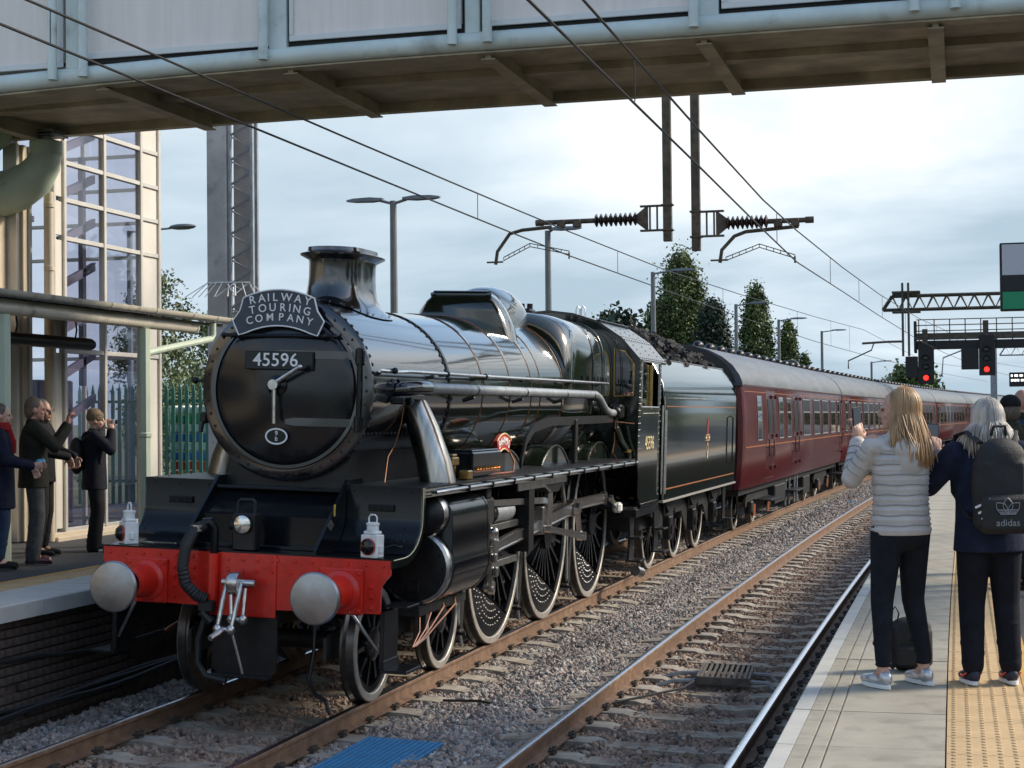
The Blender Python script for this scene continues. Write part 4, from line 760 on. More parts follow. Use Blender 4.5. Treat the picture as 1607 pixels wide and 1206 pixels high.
# --- double chimney, dome, top feed
def stad(r,e,z,n=40,f=None):
    o=[]
    for i in range(n):
        a=2*PI*i/n; x=r*math.cos(a); y=r*math.sin(a)+(e if math.sin(a)>0 else -e)*min(1,abs(math.sin(a))*3)
        o.append((x,2.05+y,z if f is None else f(x,y,z)))
    return o
zsb=lambda x,y,z: ZB+math.sqrt(max(.01,(RB+.01)**2-x*x))+z
mb=MB(); mb.loft([stad(.43,.19,0,f=zsb),stad(.37,.19,.012,f=zsb),stad(.31,.185,.045,f=zsb),stad(.275,.18,.10,f=zsb),stad(.256,.18,3.66),stad(.25,.18,3.74),stad(.25,.18,3.86),stad(.256,.18,3.895),stad(.285,.18,3.91),stad(.335,.18,3.935),stad(.338,.18,3.95),stad(.30,.18,3.965),stad(.27,.18,3.975),stad(.265,.18,4.01),stad(.245,.18,4.012),stad(.235,.17,3.9)],True,True); mb.build('double_chimney',m_smoke,lo,ang=40)
mb=MB()
for i in range(24): a=2*PI*i/24; x=.39*math.cos(a); y=2.05+.39*math.sin(a)+(.19 if math.sin(a)>0 else -.19); mb.rivet((x,y,zsb(x,0,.012)),(x,0,1),.012)
mb.build('chimney_rivets',m_smoke,lo,kind='stuff')
def zbo(y): return ZB+float(np.interp(y,[2.96,7.4],[0,.075]))
def rbo(y): return float(np.interp(y,[2.96,7.4],[.80,.895]))
mb=MB(); mb.loft([[ (rbo(y)*math.cos(a),y,zbo(y)+rbo(y)*math.sin(a)) for a in[2*PI*i/72 for i in range(72)]] for y in(2.967,3.6,4.5,5.5,6.5,7.46)],True,True); mb.build('boiler',m_green,lo)
for y in(2.99,4.05,5.05,5.9,6.29,7.30):
    mb=MB(); mb.loft([[ (r*math.cos(a),yy,zbo(y)+r*math.sin(a)) for a in[2*PI*i/72 for i in range(72)]] for yy,r in((y-.03,rbo(y)+.001),(y-.028,rbo(y)+.007),(y+.028,rbo(y)+.007),(y+.03,rbo(y)+.001))],True,False); mb.build('boiler_band',m_black if y in(2.99,) else m_green,lo)
    if y not in(2.99,): 
        for d in(-.034,.034): mb=MB(); r=rbo(y)+.003; mb.loft([[ (q*math.cos(a),yy,zbo(y)+q*math.sin(a)) for a in[2*PI*i/72 for i in range(72)]] for yy,q in((y+d-.004,r),(y+d,r+.002),(y+d+.004,r))],True,False); mb.build('band_lining',M('lining orange',(.28,.10,.03),.4) if 'lining orange' not in bpy.data.materials else bpy.data.materials['lining orange'],lo)
def hump(name,y0,y1,w,ztop,mat,nx=9,ny=13,py=2.6,px=2.6,front=.5):      # smooth cover growing out of the boiler top
    mb=MB(); rings=[]
    for i in range(ny):
        u=i/(ny-1); y=y0+(y1-y0)*u; uu=abs((u-front)/(front if u<front else 1-front)); sy=max(0,1-uu**py)**(1/py)
        rg=[]
        for j in range(nx*2+1):
            v=-1+j/nx; x=w*v*(.55+.45*sy); zb=zbo(y)+math.sqrt(max(.01,(rbo(y)+.004)**2-x*x)); sx_=max(0,1-abs(v)**px)**(1/px)
            rg.append((x,y,zb-.02+(ztop-(zbo(y)+rbo(y))+.02)*sy*sx_))
        rings.append(rg)
    mb.loft(rings,False,False); return mb.build(name,mat,lo,ang=60)
def tfeed(k,y):
    o=[(-.64,3.30),(-.58,3.50),(-.50,3.67),(-.42,3.79),(-.33,3.865),(.33,3.865),(.42,3.79),(.50,3.67),(.58,3.50),(.64,3.30)]
    q=[((rbo(5.9)-.02)*math.sin(t),zbo(5.9)+(rbo(5.9)-.02)*math.cos(t)) for t in np.linspace(.80,-.80,14)]
    return [(x*(1-.06*k),y,z-.05*k) for x,z in o]+[(x*(1-.03*k),y,z) for x,z in q]
mb=MB(); mb.loft([tfeed(1,5.74),tfeed(.35,5.78),tfeed(0,5.85),tfeed(0,6.05),tfeed(.4,6.15),tfeed(1,6.2)]); mb.build('top_feed_cover',m_green,lo,ang=50)
mb=MB(); mb.tube([(-.33,5.82,3.85),(.35,5.82,3.85)],.05,12); [mb.tube([(x,5.8,3.8),(x,5.76,3.86)],.03,8) for x in(-.33,.35)]; mb.build('feed_manifold',m_green,lo)
hump('dome',6.15,7.62,.42,4.02,m_green,front=.6,py=2.6,px=2.6,nx=14,ny=22)
mb=MB(); mb.tube([(-.0,4.62,3.82),(.28,4.9,3.82)],.05,8) if 0 else None; mb.cbox(-.12,.12,8.55,8.85,3.74,3.86,.03); mb.tube([(-.05,8.7,3.86),(-.05,8.7,3.93)],.04,8); mb.tube([(.06,8.7,3.86),(.06,8.7,3.93)],.04,8); mb.build('safety_valves',m_satin,lo)
# --- Belpaire firebox
def bel(y,hw,zt,k,zb=1.90,n=48):
    o=[]; zc=ZB+.12
    for i in range(n):
        a=-PI/2+2*PI*i/n; c,s=math.cos(a),math.sin(a)
        if s>=0: p=k; x=hw*math.copysign(abs(c)**(2/p),c); z=zc+(zt-zc)*abs(s)**(2/p)
        else: p=2.2+(k-2)*.4; x=hw*(1-.10*abs(s))*math.copysign(abs(c)**(2/p),c); z=zc-(zc-zb)*abs(s)**(2/p)
        o.append((x,y,z))
    return o
mb=MB(); mb.loft([bel(7.34,.885,3.64,2.0),bel(7.40,.92,3.69,2.35),bel(7.50,.94,3.745,2.9),bel(7.62,.945,3.755,3.5),bel(7.9,.945,3.755,4.0),bel(8.9,.935,3.735,4.0),bel(10.0,.925,3.71,4.0)]); mb.build('belpaire_firebox',m_green,lo,ang=60)
for y in(8.75,9.4):
    mb=MB(); mb.loft([bel(y-.025,.942,3.742,4.0),bel(y-.02,.948,3.748,4.0),bel(y+.02,.948,3.748,4.0),bel(y+.025,.942,3.742,4.0)],True,False); mb.build('firebox_band',m_green,lo,ang=60)
mb=MB()
for y in(8.1,8.45,8.8,9.15,9.5):
    mb.lathe([(.035,.948),(.035,.955),(.001,.958)],(0,y,2.95),'x',10)
mb.build('washout_plugs',m_black,lo,kind='stuff')
# --- handrail and ejector pipe along the right side (and left handrail)
for s in(-1,1):
    mb=MB(); mb.tube([(s*.84,.83,2.86),(s*.87,1.2,2.855)]+[(s*(.885 if y<6 else 1.0),y,2.86+.004*y) for y in(1.5,3,5,7.3,9.4)],.017,8); mb.build('boiler_handrail',m_steel,lo)
    mb=MB(); [mb.tube([(s*.80,y,2.86),(s*.885,y,2.865)],.02,6) for y in(1.1,2.6,3.9)]; [mb.sph((s*(.885 if y<6 else .99),y,2.86+.004*y),.03,8,6) for y in(1.1,2.6,3.9,5.6,7.3,8.9)]; [mb.tube([(s*.9,y,2.84),(s*.99,y,2.88)],.016,6) for y in(7.3,8.9)]; mb.build('handrail_knobs',m_black,lo)
mb=MB(); mb.tube([(.97,1.55,2.72)]+[(.97+.004*y,y,2.72+.002*y) for y in(2,4,6,8,8.6)]+[(1.0,8.85,2.70),(1.02,9.15,2.55),(1.03,9.4,2.50),(1.03,9.75,2.50)],.052,14); mb.build('ejector_pipe',m_galv,lo)
mb=MB(); mb.tube([(.76,1.33,2.70),(.9,1.36,2.71),(.97,1.45,2.72),(.97,1.75,2.72)],[.06,.064,.066,.066],14); mb.lathe([(.10,.80),(.10,.83)],(0,1.33,2.70),'x',12); [mb.cbox(.80,.93,1.33+d,1.37+d,2.57,2.64,.01) for d in(-.1,.1)]; mb.build('ejector_elbow',m_smoke,lo)
mb=MB(); [mb.tube([(.86,y,2.62),(.98,y,2.66)],.022,6) for y in(3.2,5.05,6.9)]; [mb.lathe([(.06,y-.02),(.06,y+.02)],(.98+.004*(y-3),0,2.725),'y',12) for y in(3.2,5.05,6.9,8.4)]; mb.build('pipe_brackets',m_smoke,lo)
mb=MB(); mb.cbox(.95,1.13,9.72,9.95,2.42,2.62,.03); mb.sph((1.06,9.7,2.52),.07,10,8); mb.tube([(1.05,9.75,2.45),(1.05,9.75,2.2)],.03,8); mb.build('ejector_valve',m_satin,lo)
mb=MB(); mb.tube([(1.06,9.72,2.30),(1.12,9.80,2.1),(1.2,9.88,1.95),(1.2,9.9,1.88)],.05,10); mb.build('steam_valve_pipe',m_green,lo); mb=MB(); mb.lathe([(.058,1.96),(.058,2.0)],(1.19,9.87,0),'z',10); mb.build('pipe_collar',m_brass,lo)
mb=MB(); mb.tube([(1.05,9.7,2.4),(1.04,9.72,2.1),(1.02,9.7,1.95),(1.1,9.6,1.88)],.010,6); mb.tube([(1.06,9.72,2.38),(1.3,9.8,2.36)],.010,6); mb.tube([(.80,1.6,2.55),(.78,1.6,2.4),(.74,1.55,2.2),(.75,1.35,2.1),(.78,1.2,1.88)],.005,5); mb.build('copper_pipes',m_copper,lo)
# --- outside steam pipes, lubricators, nameplate, splashers (right side and left mirror)
for s in(-1,1):
    mb=MB(); mb.loft([[(s*(x+r*math.cos(a)),1.85+r*1.0*math.sin(a),z) for a in[2*PI*i/20 for i in range(20)]] for x,z,r in((.80,2.62,.125),(.90,2.38,.15),(1.02,2.05,.165),(1.06,1.873,.17))],True,False); mb.build('outside_steam_pipe',M('steam pipe steel black',(.36,.34,.31),.22,1,var=.25,vs=5,stretch=(3,3,.4)) if 'steam pipe steel black' not in bpy.data.materials else bpy.data.materials['steam pipe steel black'],lo)
    mb=MB(); mb.cbox(*sorted((s*.86,s*1.12)),2.75,3.75,1.874,2.12,.015); mb.cbox(*sorted((s*.88,s*1.1)),2.78,3.72,2.121,2.14,.008); mb.lathe([(.08,3.75),(.08,3.85),(.0001,3.86)],(s*.99,0,2.02),'y',14); mb.build('mechanical_lubricator',m_black,lo)
    mb=MB(); [mb.tube([(s*1.121,y,1.96),(s*1.15,y,1.965)],.014,6) for y in np.linspace(2.85,3.6,9)]; mb.build('lubricator_cocks',m_brass,lo,kind='stuff')
    mb=MB(); mb.tube([(s*1.14,2.7,1.93),(s*1.145,3.6,1.925)],.010,6); mb.tube([(s*1.1,3.3,1.885),(s*1.15,3.8,1.885),(s*1.17,4.05,1.89),(s*1.16,4.1,2.0),(s*1.12,4.05,2.1)],.011,6); mb.build('oil_pipes',m_copper,lo)
    mb=MB(); mb.cbox(*sorted((s*.98,s*1.06)),2.3,2.5,2.0,2.08,.01); mb.cbox(*sorted((s*.99,s*1.05)),2.33,2.47,2.085,2.11,.01); [mb.tube([(s*1.02,y,1.874),(s*1.02,y,2.0)],.02,6) for y in(2.34,2.46)]; mb.cbox(*sorted((s*1.1,s*1.2)),2.35,2.5,1.874,1.96,.01); mb.build('brass_oil_pot',m_brass,lo)
    for yc,nm in((4.69,1),(6.925,2),(9.36,3)):
        a=[(yc+1.08*math.sin(t),1.03+1.08*math.cos(t)) for t in np.linspace(-.66,.66,15)]; a=[(y,z) for y,z in a if z>1.874]; 
        mb=MB(); mb.prism([(a[0][0],1.874)]+a+[(a[-1][0],1.874)],'x',*sorted((s*.62,s*(.90)))); mb.build('splasher',m_green,lo)
        mb=MB(); mb.loft([[(s*.90,y,z),(s*.915,y,z),(s*.915,y,z-.012),(s*.90,y,z-.012)] for y,z in a]); mb.build('splasher_beading',m_steel,lo)
    npb=[(4.22+ .36*math.sin(t),1.88+.36*math.cos(t)) for t in np.linspace(-.72,.72,13)]
    if s>0:
        mb=MB(); mb.prism([(4.30+.46*math.sin(t),1.78+.46*math.cos(t)) for t in np.linspace(-.62,.62,13)]+[(4.30+.30*math.sin(t),1.78+.30*math.cos(t)) for t in np.linspace(.62,-.62,13)],'x',1.10,1.115)
        npm=Matrix.Translation((1.12,4.30,1.88)); 
    # name plate on a bracket, curved, face turned to the camera side
    ry=4.32
    mb=MB(); mb.cbox(*sorted((s*.93,s*.945)),ry-.2,ry+.2,1.874,2.12,.005); mb.build('nameplate_backing',m_black,lo)
    o_=[(ry+.52*math.sin(t),1.76+.52*math.cos(t)) for t in np.linspace(-.55,.55,15)]; i_=[(ry+.36*math.sin(t),1.76+.36*math.cos(t)) for t in np.linspace(.55,-.55,15)]
    mb=MB(); mb.prism(o_+i_,'x',*sorted((s*.95,s*.985))); nplate=mb.build('nameplate',M('nameplate red',(.45,.03,.02),.4) if 'nameplate red' not in bpy.data.materials else bpy.data.materials['nameplate red'],lo,label='curved red nameplate')
    mb=MB(); mb.tube([(s*.988,y,z) for y,z in o_],.008,5,False); mb.tube([(s*.988,y,z) for y,z in i_],.008,5,False); mb.build('nameplate_rim',m_gold,nplate)
    for k,ch in enumerate('BAHAMAS'):
        t=-.42+.14*k; t=t if s>0 else -t
        e=Euler((R(90),0,R(90) if s>0 else R(-90))).to_matrix(); tw=Matrix.Rotation(t,3,'X')
        text(ch,.125,m_letter,'plate_letter',nplate,(s*.989,ry+.44*math.sin(t),1.76+.44*math.cos(t)),(Matrix.Rotation(-t,3,'X')@e).to_euler(),.002)
# long curved bracket plate and reach rod along the right side
mb=MB(); pts=[(4.9,1.95),(5.1,2.2),(5.4,2.33),(6.2,2.40),(9.9,2.42)]; mb.loft([[(1.0,y,z-.05),(1.03,y,z-.05),(1.03,y,z+.05),(1.0,y,z+.05)] for y,z in pts]); mb.cbox(1.0,1.05,7.35,7.48,1.874,2.42,.01); mb.build('reach_rod',m_satin,lo)
# --- cylinders (both sides)
for s in(-1,1):
    S=lambda v:s*v
    zc,zv=1.13,1.60
    prof=[]
    for t in np.linspace(-PI/2,0.35,14): prof.append((1.02+.335*math.cos(t),zc+.335*math.sin(t)))
    prof+=[(1.335,1.40)]
    for t in np.linspace(0.0,PI/2,8): prof.append((1.10+.225*math.cos(t),zv+.19*math.sin(t)-.02))
    prof+=[(.7,1.77),(.7,.80)]
    mb=MB(); mb.loft([[(S(x),y,z) for x,z in prof] for y in(1.50,2.62)]); mb.build('cylinder_casing',m_black,lo,ang=40)
    for y in(1.50,2.60): mb=MB(); mb.loft([[(S(.98+(x-.98)*q),yy,1.3+(z-1.3)*q) for x,z in prof] for yy,q in((y-.022,1.004),(y-.02,1.012),(y+.02,1.012),(y+.022,1.004))],True,True); mb.build('casing_band',m_black,lo,ang=40)
    mb=MB(); mb.lathe([(.335,1.48),(.335,1.40),(.32,1.37),(.24,1.35),(.10,1.345),(.0001,1.345)],(S(1.02),0,zc),'y',36); mb.build('cylinder_cover',m_satin,lo); mb=MB(); mb.lathe([(.336,1.42),(.338,1.40),(.328,1.372),(.30,1.36)],(S(1.02),0,zc),'y',36); mb.build('cover_rim',m_steel,lo)
    mb=MB(); mb.lathe([(.205,1.48),(.205,1.40),(.19,1.33),(.13,1.27),(.05,1.255),(.0001,1.254)],(S(1.10),0,zv),'y',30); mb.build('valve_cover',m_satin,lo); mb=MB(); mb.lathe([(.206,1.44),(.208,1.405),(.199,1.36),(.185,1.325)],(S(1.10),0,zv),'y',30); mb.build('cover_rim',m_steel,lo)
    mb=MB(); [mb.rivet((S(1.02+.27*math.cos(a)),1.352,zc+.27*math.sin(a)),(0,-1,0),.014) for a in[2*PI*i/14 for i in range(14)]]; mb.cbox(*sorted((S(.96),S(1.08))),1.33,1.35,zc-.22,zc-.12,.008)
    [mb.rivet((S(1.20),y,zv+.18),(s*.2,0,1),.009) for y in np.arange(1.55,2.6,.07)]; mb.build('cover_bolts',m_satin,lo,kind='stuff')
    mb=MB(); mb.cbox(*sorted((S(.72),S(1.1))),1.3,2.7,.70,.80,.01); mb.build('drain_beam',m_frame,lo)
    mb=MB(); [mb.tube([(S(1.0+.03*k),1.5+.28*k,.80),(S(1.05+.03*k),1.45+.26*k,.72),(S(1.12),1.25+.16*k,.58),(S(1.16),1.0+.1*k,.52),(S(1.17),.92+.03*k,.49)],.0095,6) for k in range(4)]; mb.build('drain_pipes',m_copper,lo)
    # --- motion
    cy=6.925; cr_=(cy+.113,1.34)
    mb=MB(); mb.lathe([(.055,2.62),(.055,3.6)],(S(1.02),0,zc),'y',12); mb.lathe([(.11,2.6),(.11,2.72),(.07,2.74)],(S(1.02),0,zc),'y',14); mb.build('piston_rod',m_steel,lo)
    for z in(zc+.19,zc-.19): mb=MB(); mb.cbox(*sorted((S(.98),S(1.06))),2.68,4.75,z-.035,z+.035,.006); mb.build('slide_bar',m_rod,lo)
    mb=MB(); mb.cbox(*sorted((S(.93),S(1.09))),3.45,3.85,zc-.15,zc+.15,.02); mb.cbox(*sorted((S(1.05),S(1.09))),3.5,3.62,zc-.42,zc-.1,.01); mb.build('crosshead',m_rod,lo)
    def rod(name,p,q_,x,h0,h1,w=.03,flute=True,mat=m_steel):
        d=Vector((0,q_[0]-p[0],q_[1]-p[1])); L_=d.length; d.normalize(); n=Vector((0,-d.z,d.y)); P0=Vector((0,*p))
        def pt(u,v,xx): P=P0+d*u+n*v; return (S(xx),P.y,P.z)
        mb=MB(); mb.loft([[pt(u,-h,x-w),pt(u,-h,x+w),pt(u,h,x+w),pt(u,h,x-w)] for u,h in((0,h0),(L_,h1))])
        if flute:
            for sg in(-1,1): mb.loft([[pt(u,sg*h-(.016 if sg>0 else -.0),x+w+.012),pt(u,sg*h+(.0 if sg>0 else .016),x+w+.012),pt(u,sg*h+(.0 if sg>0 else .016),x+w),pt(u,sg*h-(.016 if sg>0 else 0),x+w)] for u,h in((.02,h0),(L_-.02,h1))])
        for u,h in((0,h0),(L_,h1)):
            P=P0+d*u; mb.lathe([(h*1.35,x-w-.005),(h*1.35,x+w+.014)],(0,P.y,P.z),'x',16) if s>0 else mb.lathe([(h*1.35,-x-w-.014),(h*1.35,-x+w+.005)],(0,P.y,P.z),'x',16)
            mb.add([(S(x+w+.0145),P.y+h*1.35*math.cos(t),P.z+h*1.35*math.sin(t)) for t in[2*PI*i/16 for i in range(16)]],[tuple(range(16))])
        return mb.build(name,mat,lo)
    rod('connecting_rod',(3.66,zc),cr_,1.08,.055,.075)
    pins=[(yc+.113,1.34) for yc in(4.69,6.925,9.36)]
    rod('coupling_rod',pins[0],pins[1],.95,.06,.065); rod('coupling_rod',pins[1],pins[2],.955,.065,.065)
    rod('eccentric_rod',(5.46,1.20),(7.20,1.0),1.20,.032,.038); rod('return_crank',cr_,(7.20,1.0),1.165,.05,.045,.022,False)
    rod('radius_rod',(3.25,1.60),(5.9,1.50),1.10,.03,.035,.02,False); rod('valve_spindle',(2.6,1.60),(3.3,1.60),1.10,.032,.032,.03,False)
    rod('combination_lever',(3.27,1.62),(3.42,.72),1.14,.035,.03,.018,False,m_rod); rod('union_link',(3.42,.74),(3.56,.76),1.10,.03,.03,.02,False,m_rod)
    mb=MB(); mb.prism([(5.75+.12*math.cos(t),1.45+.28*math.sin(t)) for t in np.linspace(0,2*PI,18,endpoint=False)],'x',*sorted((S(1.12),S(1.15)))); mb.prism([(5.95+.09*math.cos(t),1.45+.22*math.sin(t)) for t in np.linspace(0,2*PI,18,endpoint=False)],'x',*sorted((S(1.04),S(1.06)))); mb.cbox(*sorted((S(1.05),S(1.16))),5.40,5.50,1.14,1.45,.01); mb.build('expansion_link',m_steel,lo)
    mb=MB(); mb.prism([(4.55,1.78),(6.3,1.78),(6.3,1.70),(6.05,1.60),(5.6,1.60),(5.35,1.70),(4.95,1.70),(4.95,1.0),(4.75,1.0),(4.72,1.70),(4.55,1.72)],'x',*sorted((S(.86),S(1.17)))); mb.build('motion_bracket',m_satin,lo)
    mb=MB(); mb.cbox(*sorted((S(1.172),S(1.19))),4.2,6.35,1.70,1.785,.004); mb.tube([(S(1.18),4.2,1.69),(S(1.18),5.35,1.69),(S(1.18),5.6,1.62)],.014,6); mb.build('motion_girder',m_rod,lo)
    mb=MB(); mb.cbox(*sorted((S(.98),S(1.22))),2.95,3.2,1.42,1.66,.015); mb.cbox(*sorted((S(1.0),S(1.2))),3.0,3.15,1.665,1.76,.01); mb.build('valve_guide',m_frame,lo)
    mb=MB(); mb.lathe([(.11,3.75),(.11,4.4),(.09,4.42)],(S(1.0),0,1.47),'y',16); mb.build('valve_rod_guide',m_galv,lo)
    mb=MB(); [mb.cbox(*sorted((S(1.16),S(1.21))),y,y+.07,z,z+.1,.012) for y,z in((3.28,1.15),(3.33,1.0),(3.38,.86))]; mb.sph((S(1.19),3.30,1.32),.05,8,6); mb.build('oil_cups',m_rod,lo)
    rod('speed_drive_arm',pins[2],(9.9,1.20),1.06,.035,.028,.014,False,m_rod); mb=MB(); mb.cbox(*sorted((S(1.0),S(1.12))),9.86,10.02,1.12,1.26,.03); mb.tube([(S(1.06),10.0,1.18),(S(1.06),10.2,1.10),(S(1.05),10.35,1.15)],.014,6); mb.build('speed_drive',m_white,lo)
# --- wheels
def wheel(name,yc,r,spokes,s,boss=None,weight=None,par=lo,xo=.82):
    x=lambda v: s*v
    ang0=math.atan2(.31,.113)
    mb=MB()
    mb.lathe([(r-.135,xo-.105),(r-.075,xo-.11),(r-.075,xo-.02),(r-.135,xo-.025),(r-.135,xo-.105)],(0,0,0),'x',48)
    mb.lathe([(.0001,xo-.0),(.12,xo-.0),(.15,xo-.01),(.17,xo-.10),(.0001,xo-.11)],(0,0,0),'x',24)
    for i in range(spokes):
        a=2*PI*i/spokes+.1; d=Vector((0,math.cos(a),math.sin(a))); n=Vector((0,-math.sin(a),math.cos(a))); rg=[]
        for q,w,dp in((.13,.034,.035),(r-.12,.022,.024)):
            P=d*q; rg.append([(xo-.06-dp,*(P-n*w)[1:]),(xo-.06-dp,*(P+n*w)[1:]),(xo-.06+dp,*(P+n*w*.7)[1:]),(xo-.06+dp,*(P-n*w*.7)[1:])])
        mb.loft(rg)
    if boss:
        P=(boss[0],boss[1]); L_=math.hypot(*P); d=(P[0]/L_,P[1]/L_); n=(-d[1],d[0])
        ol=[(d[0]*L_+.125*math.cos(t),d[1]*L_+.125*math.sin(t)) for t in[math.atan2(d[1],d[0])-PI/2+PI*i/10 for i in range(11)]]+[(.19*math.cos(t),.19*math.sin(t)) for t in[math.atan2(d[1],d[0])+PI/2+PI*i/10 for i in range(11)]]
        mb.prism(ol,'x',xo-.08,xo+.022); mb.lathe([(.07,xo),(.07,xo+.10),(.0001,xo+.10)],(0,P[0],P[1]),'x',14)
    if s<0: mb.V=[(-a,b,c) for a,b,c in mb.V]
    w=mb.build(name,m_black,par,loc=(0,yc,r))
    t=MB(); t.lathe([(r-.075,xo-.125),(r+.028,xo-.125),(r+.028,xo-.105),(r+.012,xo-.095),(r,xo-.08),(r-.002,xo-.012)],(0,0,0),'x',56)
    if s<0: t.V=[(-a,b,c) for a,b,c in t.V]
    ty=t.build('tyre',m_tread,w)
    t=MB(); t.lathe([(r-.002,xo-.012),(r-.008,xo-.002),(r-.066,xo),(r-.074,xo-.006),(r-.075,xo-.03)],(0,0,0),'x',56)
    if s<0: t.V=[(-a,b,c) for a,b,c in t.V]
    t.build('tyre_face',m_tyre,w)
    if weight:
        a0,a1=weight; pts=[((r-.09)*math.cos(t_),(r-.09)*math.sin(t_)) for t_ in np.linspace(a0,a1,12)]; ch=[]
        am=(a0+a1)/2; rm=(r-.09)*math.cos((a1-a0)/2)+.03
        pin_=[(rm*math.cos(am)+ (u)*(-math.sin(am)),rm*math.sin(am)+u*math.cos(am)) for u in np.linspace((r-.1)*math.sin((a1-a0)/2),-(r-.1)*math.sin((a1-a0)/2),8)]
        b=MB(); b.prism(pts+pin_,'x',xo-.09,xo-.012)
        if s<0: b.V=[(-a,bb,c) for a,bb,c in b.V]
        b.build('balance_weight',m_black,w)
        q=MB(); 
        for rr_ in np.arange(rm+.05,r-.14,.075):
            half=math.acos(min(1,rm/rr_))-.08
            for t_ in np.arange(am-half,am+half+.001,.11): q.rivet((s*(xo-.012),rr_*math.cos(t_),rr_*math.sin(t_)),(s,0,0),.010)
        q.build('weight_rivets',m_steel,w,kind='stuff')
for s in(-1,1):
    for yc in(.955,2.86): wheel('bogie_wheel',yc,.5,10,s)
    for yc in(4.69,6.925,9.36): wheel('driving_wheel',yc,1.028,21,s,boss=(.113,.31),weight=(R(-110-56),R(-110+56)))
for yc,r in((.955,.5),(2.86,.5),(4.69,1.03),(6.925,1.03),(9.36,1.03)): mb=MB(); mb.tube([(-.75,yc,r),(.75,yc,r)],.085,12); mb.build('axle',m_frame,lo)
for s in(-1,1):
    mb=MB(); mb.prism([(.3,.42),(3.5,.42),(3.5,.62),(2.6,.75),(1.2,.75),(.3,.62)],'x',*sorted((s*.60,s*.63))); mb.build('bogie_frame',m_frame,lo)
    for yc in(4.69,6.925,9.36):
        mb=MB(); mb.prism([(yc-1.18,.3),(yc-1.09,.3),(yc-1.04,.7),(yc-.98,1.0),(yc-1.1,1.0),(yc-1.2,.6)],'x',*sorted((s*.70,s*.80))); mb.tube([(s*.6,yc-1.15,.25),(s*.85,yc-1.15,.25)],.02,6); mb.build('brake_block',m_frame,lo)
        mb=MB(); mb.tube([(s*.78,yc-1.25,1.2),(s*.78,yc-1.2,.4),(s*.78,yc-1.06,.12)],.02,6); mb.build('sand_pipe',m_galv,lo)
# --- cab
cab=[(1.305,1.20),(1.305,3.27),(1.05,3.53),(.70,3.76),(.35,3.865),(0,3.90)]
front=[(x,z) for x,z in cab[1:]]; front=front+[(-x,z) for x,z in front[-2::-1]]
mb=MB(); rz=lambda x: float(np.interp(abs(x),[0,.35,.70,1.05,1.305],[3.90,3.865,3.76,3.53,3.27]))
mb.prism([(-.95,1.875),(.95,1.875),(.95,rz(.95)),(.70,3.76),(.35,3.865),(0,3.9),(-.35,3.865),(-.70,3.76),(-.95,rz(.95))],'y',10.02,10.04)
for s in(-1,1):
    for poly in([(.951,1.875),(1.305,1.875),(1.305,2.74),(.951,2.73)],[(1.236,2.741),(1.305,2.741),(1.305,3.27),(1.226,3.20)],[(.951,3.40),(1.10,3.36),(1.226,3.201),(1.305,3.271),(1.05,3.53),(.951,rz(.951))]): mb.prism([(s*x,z) for x,z in poly],'y',10.02,10.04)
mb.build('cab_front',m_green,lo)
mb=MB()
for z in np.arange(1.95,3.2,.09): mb.rivet((1.285,10.02,z),(0,-1,0),.010)
mb.build('cab_front_rivets',m_green,lo,kind='stuff')
m_cabglass=M('cab glass dark',(.012,.013,.012),.05)
